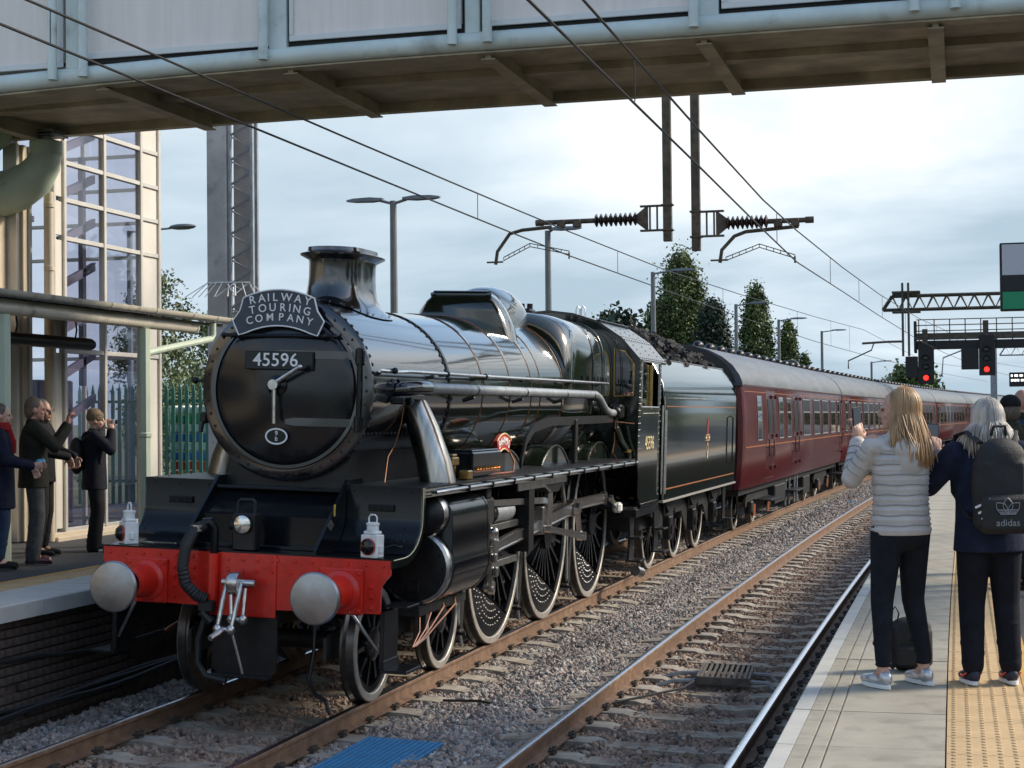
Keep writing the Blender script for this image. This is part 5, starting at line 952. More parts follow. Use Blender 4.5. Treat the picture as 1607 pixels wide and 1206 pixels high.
for s in(-1,1):
    wp=[(s*.96,2.73),(s*1.235,2.75),(s*1.225,3.20),(s*1.10,3.36),(s*.95,3.40)]
    mb=MB(); mb.prism(wp,'y',10.028,10.032); mb.build('spectacle_window',m_lglass,lo)
    mb=MB(); mb.tube([(x,10.006,z) for x,z in wp+wp[:1]],.012,6); mb.build('window_frame',m_brass,lo)
    # side sheet with window opening made of four plates
    def sp_(y0,y1,z0,z1): mb=MB(); mb.cbox(*sorted((s*1.29,s*1.308)),y0,y1,z0,z1,.003); return mb
    mb=MB(); mb.prism([(10.04,1.86),(10.12,1.62),(10.16,1.40),(10.22,1.25),(10.36,1.17),(11.72,1.17),(11.72,2.585),(10.04,2.585)],'x',*sorted((s*1.29,s*1.308))); side=mb.build('cab_side_sheet',m_green,lo)
    sp_(10.04,10.22,2.587,3.27).build('cab_side_pillar',m_green,lo); sp_(11.56,11.72,2.587,3.27).build('cab_side_pillar',m_green,lo); sp_(10.222,11.558,3.235,3.27).build('cab_side_header',m_green,lo)
    mb=MB(); mb.tube([(s*1.31,y,z) for y,z in((10.22,2.59),(10.22,3.235),(11.56,3.235),(11.56,2.59),(10.22,2.59))],.012,6); mb.build('side_window_frame',m_steel,lo)
    mb=MB(); mb.cbox(*sorted((s*1.28,s*1.315)),10.95,11.01,2.56,3.2,.006); mb.build('window_pillar',m_brass,lo)
    mb=MB(); mb.cbox(*sorted((s*1.27,s*1.278)),10.30,10.92,2.6,3.2,.003); mb.build('sliding_window',m_lglass,lo)
    rr=MB(); [rr.rivet((s*1.308,y,z),(s,0,0),.009) for y in(10.08,10.17,11.62,11.69) for z in np.arange(2.0 if y<10.3 else 1.3,3.2,.09)]; [rr.rivet((s*1.308,y,z),(s,0,0),.009) for z in(1.22,2.5) for y in np.arange(10.4,11.6,.09)]; rr.build('cab_side_rivets',m_green,lo,kind='stuff')
    text('45596',.27,m_gold,'cab_number',lo,(s*1.312,10.88,2.07),(R(90),0,R(90) if s>0 else R(-90)),.002)
    mb=MB(); mb.cbox(*sorted((s*1.02,s*1.30)),10.06,11.72,1.05,1.16,.006); mb.build('cab_footplate_edge',m_steel if 0 else m_black,lo)
    mb=MB(); mb.tube([(s*1.33,11.78,1.3),(s*1.33,11.78,2.62)],.018,8); mb.build('cab_handrail',m_steel,lo)
    mb=MB(); mb.prism([(10.35,1.1),(10.75,1.1),(10.68,.75),(10.75,.42),(10.38,.42),(10.45,.75)],'x',*sorted((s*1.12,s*1.15))); mb.cbox(*sorted((s*1.1,s*1.32)),10.35,10.78,.40,.43,.004); mb.cbox(*sorted((s*1.1,s*1.30)),10.40,10.72,.72,.75,.004); mb.build('cab_steps',m_satin,lo)
mb=MB(); mb.tube([(1.24,10.4,.28),(1.28,10.6,.24)],.075,12); mb.build('injector_overflow',m_steel,lo)
roof=[(1.325,3.255),(1.06,3.55),(.705,3.78),(.35,3.885),(0,3.92)]; roof=roof+[(-x,z) for x,z in roof[-2::-1]]
mb=MB(); mb.prism(roof+[(x*.985,z-.03) for x,z in roof[::-1]],'y',9.98,12.05); mb.build('cab_roof',M('cab roof black',(.05,.052,.055),.22,var=.2,vs=5),lo,ang=20)
rr=MB()
for (xa,za),(xb,zb_) in zip(roof[:2],roof[1:3]):
    n_=Vector((zb_-za,0,xa-xb)).normalized(); n_=n_ if n_.z>0 else -n_
    for y in np.arange(10.05,12.0,.16):
        for u in(.08,.3,.5,.7,.92):
            if u in(.08,.92) or abs((y*6.25)%4)<1: rr.rivet((xa+(xb-xa)*u,y,za+(zb_-za)*u),n_,.012)
rr.build('roof_rivets',m_black,lo,kind='stuff')
mb=MB(); mb.cbox(.68,.73,10,12.04,3.775,3.80,.004); mb.build('roof_joint_strip',m_black,lo)
mb=MB(); [mb.tube([(.10+d,11.2+.0,3.91),(.10+d,11.2,4.02),(.13+d,11.2,4.06),(.16+d,11.2,4.02),(.16+d,11.2,3.9)],.008,6) for d in(0,.08)]; mb.build('roof_loop',m_steel,lo)
mb=MB(); mb.box(-1.28,1.28,11.55,11.6,1.17,1.5); mb.box(-1.27,1.27,10.05,11.7,1.15,1.19); mb.build('cab_floor',m_frame,lo)
mb=MB(); mb.lathe([(.75,10.05),(.70,10.12),(.4,10.16),(.0001,10.16)],(0,0,2.6),'y',28); mb.build('backhead',m_satin,lo); mb=MB(); [mb.lathe([(.07,10.18),(.07,10.2),(.0001,10.2)],(x,0,z),'y',12) for x,z in((-.3,3.0),(.0,3.05),(.3,2.95))]; mb.build('gauges',m_brass,lo)
# warning flash and works plate on the front frame
mb=MB(); mb.cbox(.615,.618,.42,.46,1.62,1.72,.001); mb.build('warning_label',m_yellow,lo); mb=MB(); mb.prism([(.36,1.50),(.44,1.55),(.36,1.60),(.28,1.55)],'x',.615,.618); mb.build('works_plate',m_ole,lo)
for s in(-1,1): mb=MB(); mb.tube([(s*1.15,.20,1.33),(s*1.15,.20,1.40),(s*1.22,.24,1.42),(s*1.28,.27,1.40)],.01,6); mb.build('lamp_iron',m_black,lo)
# --- things standing or hanging on the locomotive (own objects, placed through the locomotive's matrix)
LM=Matrix.Rotation(-HD,4,'Z')@Matrix.Rotation(CA,4,'Y')
def on_loco(o,x,y,z,rz=0): o.matrix_world=LM@Matrix.Translation((x,y,z))@Matrix.Rotation(rz,4,'Z'); return o
def oil_lamp(x,y,lab,rz):
    t=thing('head_lamp',lab,'lamp',group='white headlamps on the buffer beam')
    mb=MB(); mb.cbox(-.075,.075,-.06,.06,0,.185,.006); mb.cbox(-.062,.062,-.05,.05,.186,.215,.01); mb.cbox(.075,.09,-.02,.02,.04,.10,.004); mb.build('lamp_case',m_white,t)
    mb=MB(); mb.lathe([(.05,.215),(.05,.262),(.056,.265),(.056,.278),(.02,.287)],(0,0,0),'z',14); mb.build('lamp_chimney',m_white,t)
    mb=MB(); mb.tube([(-.038,0,.27),(-.038,0,.325),(-.02,0,.345),(.02,0,.345),(.038,0,.325),(.038,0,.27)],.007,6); mb.build('lamp_handle',m_white,t)
    mb=MB(); mb.lathe([(.068,-.06),(.068,-.078),(.063,-.08)],(0,0,.09),'y',20); mb.build('lens_rim',M('lens red rim',(.35,.03,.02),.4) if 'lens red rim' not in bpy.data.materials else bpy.data.materials['lens red rim'],t)
    mb=MB(); mb.lathe([(.064,-.079),(.045,-.105),(.0001,-.115)],(0,0,.09),'y',20); mb.build('lens',m_blackglass,t)
    on_loco(t,x,y,1.333,rz)
oil_lamp(-1.13,.14,'white oil headlamp on the left end of the buffer beam',R(-40)); oil_lamp(1.10,.06,'white oil headlamp on the right end of the buffer beam',R(-12))
t=thing('electric_lamp','black portable electric headlamp with big lens on the centre of the beam','lamp')
mb=MB(); mb.cbox(-.10,.10,-.06,.07,0,.31,.012); mb.build('lamp_body',m_satin,t); mb=MB(); mb.tube([(-.075,0,.31),(-.075,0,.40),(-.055,0,.42),(.055,0,.42),(.075,0,.40),(.075,0,.31)],.014,6); mb.build('carry_handle',m_satin,t)
mb=MB(); mb.lathe([(.082,-.06),(.082,-.085),(.074,-.088)],(0,0,.22),'y',24); mb.build('lens_rim',m_satin,t); mb=MB(); mb.lathe([(.074,-.086),(.05,-.095),(.0001,-.1)],(0,0,.22),'y',24); mb.build('lens',M('reflector lens',(.75,.73,.68),.12,.8),t); mb=MB(); mb.sph((-.12,0,.2),.04,8,6); mb.build('side_knob',m_satin,t)
on_loco(t,-.02,.08,1.334)
# headboard
t=thing('headboard','dark blue grey headboard lettered RAILWAY TOURING COMPANY on the smokebox','headboard')
def arcp(xa,xb,z,b,n=14): return [(xa+(xb-xa)*i/n, z+b*(1-(2*i/n-1)**2)) for i in range(n+1)]
hb=arcp(-.335,.335,.17,.075)+[(.345,.13),(.365,.06),(.43,-.03)]+[(.37,-.155)]+arcp(.355,-.355,-.16,.09)[1:-1]+[(-.37,-.155),(-.43,-.03),(-.365,.06),(-.345,.13)]
mb=MB(); mb.prism(hb,'y',0,.014); mb.build('board',M('headboard blue grey',(.035,.05,.075),.4,var=.15,vs=8),t)
mb=MB(); mb.tube([(x*.992,-.002,z*.992) for x,z in hb]+[(hb[0][0]*.992,-.002,hb[0][1]*.992)],.007,5,False); mb.build('board_rim',m_letter,t)
for s_,z,sz,spc in(('RAILWAY',.150,.100,1.05),('TOURING',.062,.098,1.12),('COMPANY',-.022,.094,1.1)):
    n_=len(s_); wd=.56 if s_!='COMPANY' else .60; xs_=np.linspace(-wd/2,wd/2,n_)
    ww={'I':.35,'W':1.25,'M':1.2}; ws_=[ww.get(c,.9) for c in s_]; tot=sum(ws_); acc=0
    for c,w_ in zip(s_,ws_):
        xm=-wd/2*1.04+(acc+w_/2)/tot*wd*1.08; acc+=w_; b=.055; zz=z+b*(1-(xm/.35)**2)-.03
        text(c,sz,m_letter,'board_letter',t,(xm,-.004,zz),(R(90),math.atan(2*b*xm/.1225)*.9,0),.002,off=.0005)
on_loco(t,-.04,.665,ZB+.615)
# ------------------------------------------------------------------ tender
te=thing('locomotive_tender','dark green coal tender with crest coupled behind the locomotive cab','tender',W(0,12.03,0),(0,CA,-K*15.8))
TL=7.35
for s in(-1,1):
    prof=[(1.305,1.19),(1.305,2.68),(1.298,2.80),(1.27,2.93),(1.215,3.06),(1.13,3.20),(1.03,3.33)]
    q=[(x-.02,z) for x,z in prof[::-1]]
    mb=MB(); mb.loft([[(s*x,y,z) for x,z in prof+q] for y in np.linspace(.0,TL,2)]); mb.build('side_sheet',m_green,te,ang=25)
    mb=MB(); mb.tube([(s*1.02,0.02,3.34),(s*1.02,TL,3.34)],.014,6); mb.tube([(s*1.30,0.01,1.2),(s*1.30,.01,2.68),(s*1.26,.01,2.95),(s*1.13,.01,3.2),(s*1.02,.01,3.34)],.014,6); mb.build('beading',m_steel,te)
    mb=MB(); mb.box(*sorted((s*1.22,s*1.325)),-.05,TL+.02,1.155,1.185); mb.build('footplate_edge',m_tyre,te)
    mb=MB(); mb.box(*sorted((s*1.3055,s*1.308)),.15,TL-.15,1.34,1.36); mb.box(*sorted((s*1.3055,s*1.308)),.15,TL-.15,2.60,2.615); mb.build('lining',bpy.data.materials['lining orange'],te)
    for y in(.14,.06): mb=MB(); mb.tube([(s*1.345,y-.2,1.3),(s*1.345,y-.2,2.55)],.018,8); mb.build('handrail',m_steel,te)
    mb=MB(); mb.tube([(s*1.31,TL-.75,1.55),(s*1.36,TL-.75,1.58),(s*1.36,TL-.75,2.42),(s*1.31,TL-.75,2.45)],.014,6); mb.build('rear_handrail',m_black,te)
    mb=MB(); mb.prism([(0,1.15),(TL,1.15),(TL,.95)]+[p for yc in(5.95,3.75,1.55) for p in((yc+.75,.86),(yc+.42,.62),(yc+.2,.5),(yc+.2,.85),(yc-.2,.85),(yc-.2,.5),(yc-.42,.62),(yc-.75,.86))]+[(0,.95)],'x',*sorted((s*1.04,s*1.06))); mb.build('outside_frame',m_frame,te)
    for yc in(1.55,3.75,5.95):
        mb=MB(); mb.cbox(*sorted((s*1.03,s*1.17)),yc-.15,yc+.15,.48,.86,.02); mb.lathe([(.08,1.17),(.08,1.19),(.0001,1.195)],(0,yc,.65),'x',12) if s>0 else None; mb.build('axlebox',m_satin,te)
        mb=MB(); [mb.cbox(*sorted((s*1.08,s*1.16)),yc-.5+.06*k,yc+.5-.06*k,1.06-.028*k,1.085-.028*k,.004) for k in range(6)]; [mb.tube([(s*1.12,yc+d,.86),(s*1.12,yc+d,1.1)],.018,6) for d in(-.46,.46)]; mb.build('leaf_spring',m_satin,te)
        wheel('tender_wheel',yc,.648,12,s,par=te)
    mb=MB(); mb.prism([(.05,1.1),(.45,1.1),(.40,.7),(.45,.42),(.08,.42),(.12,.7)],'x',*sorted((s*1.14,s*1.17))); mb.cbox(*sorted((s*1.12,s*1.34)),.04,.5,.40,.425,.004); mb.cbox(*sorted((s*1.12,s*1.32)),.08,.44,.74,.765,.004); mb.build('tender_steps',m_satin,te)
    mb=MB(); mb.prism([(6.75,1.1),(7.15,1.1),(7.1,.75),(7.15,.5),(6.8,.5),(6.83,.75)],'x',*sorted((s*1.14,s*1.17))); mb.cbox(*sorted((s*1.12,s*1.34)),6.75,7.2,.48,.505,.004); mb.build('rear_steps',m_satin,te)
# crest
cm=MB(); cm.prism([(4.02,2.43),(4.08,2.36),(4.10,2.15),(4.06,1.95),(4.02,1.92),(3.98,1.95),(3.94,2.15),(3.96,2.36)],'x',1.307,1.311); crest=cm.build('crest',M('crest red',(.30,.03,.025),.4),te,label='red and gold crest'); 
mb=MB(); mb.cbox(1.311,1.314,3.80,3.92,2.06,2.10,.001); mb.cbox(1.311,1.314,4.12,4.24,2.06,2.10,.001); mb.cbox(1.311,1.314,3.80,4.24,2.12,2.13,.001); mb.cbox(1.311,1.314,3.80,4.24,2.03,2.04,.001); mb.lathe([(.075,1.3115),(.09,1.3115),(.09,1.3135),(.075,1.3135)],(0,4.02,1.90),'x',16); mb.cbox(1.311,1.314,3.99,4.05,1.72,1.82,.001); mb.build('crest_gold',m_gold,crest)
mb=MB(); mb.box(-1.28,1.28,.0,TL,1.19,1.24); mb.box(-1.29,1.29,TL-.03,TL,1.19,3.0); mb.box(-1.2,1.2,1.0,1.04,1.2,2.9); mb.prism([(-1.02,3.0),(1.02,3.0),(1.02,3.33),(-1.02,3.33)],'y',TL-1.9,TL-1.86); mb.box(-1.1,1.1,TL-1.9,TL,2.98,3.02); mb.build('tank',m_black,te)
mb=MB(); mb.box(-.9,.9,0,TL,.7,1.15); mb.build('underframe',m_frame,te)
mb=MB()
for i in range(700):
    y=random.uniform(.7,TL-.75); x=random.uniform(-1.0,1.0); z=3.22+.62*(1-(x/1.08)**2)*(.5+.5*math.sin(min(1,(y-.6)/1.2)*PI/2))*(1 if y<4 else 1-.09*(y-4))
    r=random.uniform(.05,.13); mb.sph((x,y,z+random.uniform(-.05,.05)),(r,r*random.uniform(.6,1),r*random.uniform(.5,.9)),5,3,Matrix.Rotation(random.uniform(0,6),3,'Z')@Matrix.Rotation(random.uniform(0,6),3,'X'))
mb.prism([(.7,2.4),(.8,3.2),(1.6,3.62),(4.2,3.68),(6.5,3.5),(6.7,3.0),(6.7,2.4)],'x',-.55,.55); mb.prism([(.7,2.4),(.8,3.15),(6.6,3.3),(6.7,2.4)],'x',-.98,.98); mb.build('coal_load',m_coal,te,ang=0,kind='stuff')
mb=MB(); mb.cbox(-.9,-.6,TL,TL+.4,.95,1.15,.02); mb.cbox(.6,.9,TL,TL+.4,.95,1.15,.02); mb.build('rear_buffers',m_frame,te)
# ------------------------------------------------------------------ coaches
CL=19.67
sec=[(1.30,.97),(1.335,1.12),(1.362,1.5),(1.372,1.9),(1.36,2.4),(1.325,2.85),(1.30,3.05)]
rsec=[(1.31,3.045),(1.30,3.12),(1.24,3.26),(1.10,3.45),(.88,3.62),(.60,3.75),(.30,3.83),(0,3.855)]
def sx_at(z): return float(np.interp(z,[p[1] for p in sec],[p[0] for p in sec]))
W1=[(1.62,2.33),(4.96,5.74),(6.37,7.14),(9.53,11.0),(11.87,13.3),(13.95,15.4),(16.15,17.5),(18.05,18.75)]; D1=[(3.05,3.75),(3.78,4.45),(7.55,8.22),(8.28,8.95),(18.95,19.5)]
W2=[(.5,1.1)]+[(2.1+1.95*i,3.45+1.95*i) for i in range(8)]+[(18.6,19.2)]; D2=[(1.25,1.9),(17.85,18.45)]
def patch(mb,y0,y1,z0,z1,off,th,s,rz=0):       # thin plate that follows the side's curve
    zs=np.linspace(z0,z1,5); rg=[]
    for z in zs: x=sx_at(z)+off; rg.append([(s*(x-th),y0,z),(s*x,y0,z),(s*x,y1,z),(s*(x-th),y1,z)])
    mb.loft(rg)
def coach(idx,lab,win,doors,detail):
    Y0=20.36+20.1*idx; ym=Y0+CL/2
    t=thing('passenger_coach',lab,'coach',W(0,Y0,0),(0,CA*.9,-K*ym),group='maroon coaches of the train')
    full=[(x,z) for x,z in sec]+[(-x,z) for x,z in sec[::-1]]
    mb=MB(); mb.loft([[(x*k,y,z) for x,z in full] for y,k in((-.10,.90),(-.04,.965),(.06,1),(CL-.06,1),(CL+.04,.965),(CL+.10,.90))]); mb.build('body',m_maroon,t,ang=30)
    rf=rsec+[(-x,z) for x,z in rsec[-2::-1]]; mb=MB(); mb.loft([[(x,y,z) for x,z in rf] for y in(-.11,CL+.11)]); mb.build('roof',m_roof,t,ang=30)
    mb=MB(); mb.prism([(x*.86,z) for x,z in full[:7]]+[(x*.9,z-.01) for x,z in rf[1:-1]]+[(x*.86,z) for x,z in full[7:]],'y',-.115,-.06); mb.build('end_panel',m_endgrey,t)
    mb=MB(); mb.prism([(x*.86,z) for x,z in full[:7]]+[(x*.9,z-.01) for x,z in rf[1:-1]]+[(x*.86,z) for x,z in full[7:]],'y',CL+.06,CL+.115); mb.build('end_panel',m_endgrey,t)
    mb=MB(); [mb.cbox(-.5,.5,a,b,1.15,3.3,.05) for a,b in((-.33,-.12),(CL+.12,CL+.33))]; mb.build('gangway',m_gap,t)
    mb=MB(); mb.cbox(-1.2,1.2,.3,CL-.3,.82,.97,.01); mb.cbox(-.9,.9,6.5,9.5,.35,.82,.02); mb.build('underframe',m_frame,t)
    n=0
    for y in np.arange(.7,CL,1.35):                   # roof ventilators
        mb=MB(); xx=.25; mb.sph((xx,y,3.86),(.12,.17,.10),10,6); mb.build('roof_ventilator',m_satin,t)
    for s in((1,) if not detail else(1,-1)):
        for a,b in win:
            wide=b-a>.9
            f=MB(); patch(f,a,b,1.90,2.875,.004,.012,s); fr_=f.build('window',m_frame_w if 0 else m_maroon,t,ang=30)
            g_=MB(); patch(g_,a+.05,b-.05,1.945,2.50,.009,.006,s); g_.build('pane',m_cglass,fr_,ang=30); g_=MB(); patch(g_,a+.05,b-.05,2.545,2.83,.009,.006,s); g_.build('top_light',m_cdark if wide else m_cglass,fr_,ang=30)
            if detail:
                e=MB(); [patch(e,y-.01,y+.01,1.93,2.85,.013,.008,s) for y in(a+.042,b-.042)]; [patch(e,a+.04,b-.04,z-.012,z+.012,.013,.008,s) for z in(1.937,2.522,2.84)]; e.build('window_trim',m_galv,fr_,ang=30)
        for a,b in doors:
            d=MB(); patch(d,a,b,1.06,2.98,.006,.012,s); dd=d.build('door',m_maroon,t,ang=30)
            g_=MB(); patch(g_,a+.14,b-.14,2.05,2.80,.011,.006,s); g_.build('droplight',m_cdark,dd,ang=30)
            if detail:
                h=MB(); [h.cbox(*sorted((s*(sx_at(z)+.0),s*(sx_at(z)+.045))),b-.02,b+.05,z-.04,z+.04,.006) for z in(1.3,2.0,2.85)]; h.build('hinges',m_maroon,dd)
                h=MB(); h.tube([(s*(1.37+.01),a-.05,1.55),(s*1.43,a-.05,1.58),(s*1.43,a-.05,1.92),(s*1.375,a-.05,1.95)],.012,6); h.tube([(s*1.37,a+.06,1.75),(s*1.42,a+.06,1.75),(s*1.42,a+.14,1.75)],.012,6); h.build('door_handle',m_satin,dd)
        mb=MB(); mb.box(*sorted((s*1.28,s*1.312)),0,CL,3.04,3.075); mb.build('gutter',m_maroon,t)
        mb=MB(); patch(mb,.05,CL-.05,1.80,1.825,.004,.01,s); patch(mb,.05,CL-.05,2.93,2.945,.004,.01,s); mb.build('lining',m_gold if 0 else bpy.data.materials['lining orange'],t,ang=30)
        if detail:
            for a,b in doors[::2]: mb=MB(); mb.cbox(*sorted((s*1.1,s*1.5)),a-.1,b+.9,.60,.63,.004); [mb.cbox(*sorted((s*1.05,s*1.1)),y,y+.06,.6,.95,.004) for y in(a,b+.7)]; mb.build('footboard',m_satin,t)
    for yb in(3.6,CL-3.6):                             # bogies
        for s in(-1,1):
            mb=MB(); mb.prism([(yb-1.7,.62),(yb-1.5,.78),(yb+1.5,.78),(yb+1.7,.62),(yb+1.7,.52),(yb+1.2,.5),(yb+.6,.36),(yb-.6,.36),(yb-1.2,.5),(yb-1.7,.52)],'x',*sorted((s*1.05,s*1.10))); mb.build('bogie_frame',m_frame,t)
            mb=MB(); [mb.tube([(s*1.0,yb+d,.3),(s*1.0,yb+d,.75)],.09,8) for d in(-.35,.35)]; [mb.cbox(*sorted((s*1.1,s*1.2)),yb+d-.14,yb+d+.14,.38,.62,.02) for d in(-1.3,1.3)]; mb.build('bogie_springs',m_frame,t)
            if detail:
                mb=MB(); [mb.tube([(s*1.19,yb+d+k*.05,.30),(s*1.19,yb+d+k*.05,.55)],.016,5) for d in(-1.05,1.05) for k in range(-2,3)]; mb.build('coil_springs',m_copper if 0 else M('orange spring',(.35,.10,.04),.5) if 'orange spring' not in bpy.data.materials else bpy.data.materials['orange spring'],t)
            for d in(-1.3,1.3):
                if detail: wheel('coach_wheel',yb+d,.457,0,s,par=t)
                else: mb=MB(); mb.lathe([(.0001,.80),(.38,.80),(.457,.82),(.457,.70)],(0,yb+d,.457),'x',20); mb.build('coach_wheel',m_tyre,t)
    if detail:
        pb('battery_box',m_frame,.95,1.22,5.6,7.4,.38,.82,.02,t); pb('battery_box',m_frame,.9,1.2,11.2,12.6,.34,.82,.02,t)
        mb=MB(); [mb.cbox(1.18,1.22,y,y+.06,.25,.95,.005) for y in(7.5,8.2,9.2,9.7)]; mb.build('step_irons',m_galv,t)
        mb=MB(); mb.cbox(1.0,1.30,-.012,-.004,1.0,3.0,.002) if 0 else None; mb.box(.98,1.16,-.128,-.118,2.62,2.86); wpl=mb.build('warning_plate',m_white,t); mb=MB(); mb.prism([(1.0,2.72),(1.14,2.72),(1.07,2.84)],'y',-.134,-.129); mb.box(.99,1.15,-.134,-.129,2.64,2.70); mb.build('warning_triangle',m_yellow,wpl)
m_cglass=M('coach window glass',(.02,.024,.022),.03,spec=.9); m_cdark=M('coach dark toplight',(.006,.006,.007),.25)
names=['first maroon coach behind the tender','second coach, partly behind the woman in the grey jacket','third coach of the train, glimpsed right of the blonde woman\'s head','fourth coach, seen between the two women','fifth coach of the train, in the distance','sixth coach of the train, far in the distance','seventh coach, at the right edge in the far distance','eighth coach, farthest of the train']
for i in range(8): coach(i,names[i],W1 if i==0 else W2,D1 if i==0 else D2,i<2)
# ------------------------------------------------------------------ people
def cap(mb,p,q,r0,r1,n=12): mb.tube([p,q],[r0,r1],n); mb.sph(p,r0,n,8); mb.sph(q,r1,n,8)
def remesh(mb,vox,name,it=4,fac=.5):
    me=bpy.data.meshes.new(name); me.from_pydata(mb.V,[],mb.F); o=bpy.data.objects.new('tmp',me); COL.objects.link(o)
    bm=bmesh.new(); bm.from_mesh(me); bmesh.ops.remove_doubles(bm,verts=bm.verts,dist=1e-6); bmesh.ops.recalc_face_normals(bm,faces=bm.faces); bm.to_mesh(me); bm.free()
    m_=o.modifiers.new('r','REMESH'); m_.mode='VOXEL'; m_.voxel_size=vox
    if it: s_=o.modifiers.new('s','SMOOTH'); s_.factor=fac; s_.iterations=it
    dg=bpy.context.evaluated_depsgraph_get(); out=bpy.data.meshes.new_from_object(o.evaluated_get(dg)); out.name=name; bpy.data.objects.remove(o)
    out.polygons.foreach_set('use_smooth',[True]*len(out.polygons)); return out
V=Vector
def hand(mb,wr,d,side,curl=.9,k=1.0,thumb=1):
    d=V(d).normalized(); s=V(side).normalized(); s=(s-d*s.dot(d)).normalized(); n=d.cross(s)      # fingers bend towards n
    pc=V(wr)+d*.045*k; M_=Matrix((s,n,d)).transposed(); mb.sph(pc,(.042*k,.018*k,.052*k),10,8,M_)
    for i,(o,l) in enumerate(((-.030,.068),(-.010,.078),(.011,.073),(.030,.058))):
        a=V(wr)+d*.085*k+s*o*k; b=a+(d*math.cos(curl*.5)+n*math.sin(curl*.5))*l*.45*k; c=b+(d*math.cos(curl*1.3)+n*math.sin(curl*1.3))*l*.4*k; e=c+(d*math.cos(curl*2)+n*math.sin(curl*2))*l*.3*k
        mb.tube([a-d*.02*k,a,b,c,e],[.0095*k,.0095*k,.009*k,.0085*k,.007*k],8); mb.sph(e,.007*k,8,6)
    a=V(wr)+d*.03*k-s*.034*k*thumb; b=a+(d*.5-s*.6*thumb+n*.3)*.045*k; c=b+(d*.8+n*.6)*.035*k; mb.tube([a,b,c],[.013*k,.011*k,.009*k],8); mb.sph(c,.009*k,8,6)
def person(label,loc,head,spec):
    h=spec.get('h',1.7)/1.7; t=thing('person',label,'person',loc,(0,0,head),group=spec.get('group')); vx=spec.get('vox',.012)
    J=dict(hipL=(-.09,0,.90),hipR=(.09,0,.90),kneeL=(-.10,.03,.49),kneeR=(.10,.03,.49),ankL=(-.11,-.02,.09),ankR=(.11,-.02,.09),shL=(-.175,0,1.40),shR=(.175,0,1.40),elL=(-.24,.0,1.12),elR=(.24,0,1.12),wrL=(-.25,.10,.88),wrR=(.25,.10,.88))
    J.update(spec.get('J',{})); J={k:V(v)*h for k,v in J.items()}
    ht=spec.get('turn',0); tilt=spec.get('tilt',0); Hm=Matrix.Rotation(ht,3,'Z')@Matrix.Rotation(tilt,3,'X'); hc=V(spec.get('hc',(0,.015,1.585)))*h
    HP=lambda x,y,z: hc+Hm@(V((x,y,z))*h)
    b=MB(); M_=Hm
    b.sph(HP(0,-.008,.015),(.076*h,.094*h,.108*h),16,12,M_); b.sph(HP(0,.028,-.05),(.058*h,.062*h,.068*h),14,10,M_)     # skull, jaw
    b.sph(HP(0,.098,-.022),(.013*h,.018*h,.024*h),8,6,M_); b.sph(HP(0,.082,.012),(.050*h,.016*h,.012*h),10,6,M_); b.sph(HP(0,.078,-.066),(.024*h,.014*h,.010*h),8,6,M_); b.sph(HP(0,.070,-.10),(.024*h,.018*h,.016*h),8,6,M_)
    for s in(-1,1): b.sph(HP(s*.079,-.01,-.012),(.012*h,.022*h,.032*h),8,6,M_); b.sph(HP(s*.036,.064,-.035),(.022*h,.018*h,.02*h),8,6,M_)
    cap(b,HP(0,-.02,-.06),V((0,-.01,1.40))*h,.052*h,.06*h); cap(b,V((0,0,1.33))*h,V((0,0,.95))*h,.11*h,.11*h)
    for S_ in'LR':
        cap(b,V((0,0,1.34))*h,J['sh'+S_],.07*h,.05*h); cap(b,J['sh'+S_],J['el'+S_],.042*h,.036*h); cap(b,J['el'+S_],J['wr'+S_],.036*h,.025*h)
        cap(b,V((0,0,.95))*h,J['hip'+S_],.09*h,.08*h); cap(b,J['hip'+S_],J['knee'+S_],.07*h,.048*h); cap(b,J['knee'+S_],J['ank'+S_],.045*h,.034*h); cap(b,J['ank'+S_],J['ank'+S_]+V((0,.10,-.055))*h,.035*h,.025*h)
        hd=spec.get('hand'+S_,((0,.3,-1),(0,1,0),.8)); hand(b,J['wr'+S_],hd[0],hd[1],hd[2],h,1 if S_=='R' else -1)
    body=ob('body',remesh(b,spec.get('bvox',.008),'body',1,.4),spec['skin'],t)
    eyes=MB(); [eyes.sph(HP(s*.032,.083,.0),(.010*h,.006*h,.006*h),8,6,M_) for s in(-1,1)]; eyes.build('eyes',m_eye,t)
    lips=MB(); lips.sph(HP(0,.092,-.066),(.020*h,.005*h,.006*h),8,6,M_); lips.build('lips',m_lip,t)
    # trousers
    tr=MB(); kr=spec.get('kr',(.105,.07,.058)); tr.sph(V((0,-.012,.92))*h,(.160*h,.115*h,.12*h),16,10); tr.sph(V((0,-.04,.87))*h,(.150*h,.10*h,.10*h),16,10)
    for S_ in'LR':
        cap(tr,J['hip'+S_]+V((0,0,-.03)),J['knee'+S_],kr[0]*h,kr[1]*h,14); cap(tr,J['knee'+S_],J['ank'+S_]+V((0,0,spec.get('cuff',.03)))*h,kr[1]*h,kr[2]*h,14)
        kd=J['knee'+S_]
        for f in(.15,.3,.45,.6,.75,.9): p=kd.lerp(J['ank'+S_],f); tr.sph(p+V((.006*math.sin(f*20),.006*math.cos(f*31),0)),(kr[1]*(1-f)+kr[2]*f)*h*1.055,12,5,Matrix.Diagonal((1,1,.25)))
        for f in(.7,.85): p=J['hip'+S_].lerp(kd,f); tr.sph(p,(kr[0]*(1-f)+kr[1]*f)*h*1.03,12,5,Matrix.Diagonal((1,1,.3)))
    tm=remesh(tr,vx,'trousers',3); ob('trousers',tm,spec['trousers'],t)
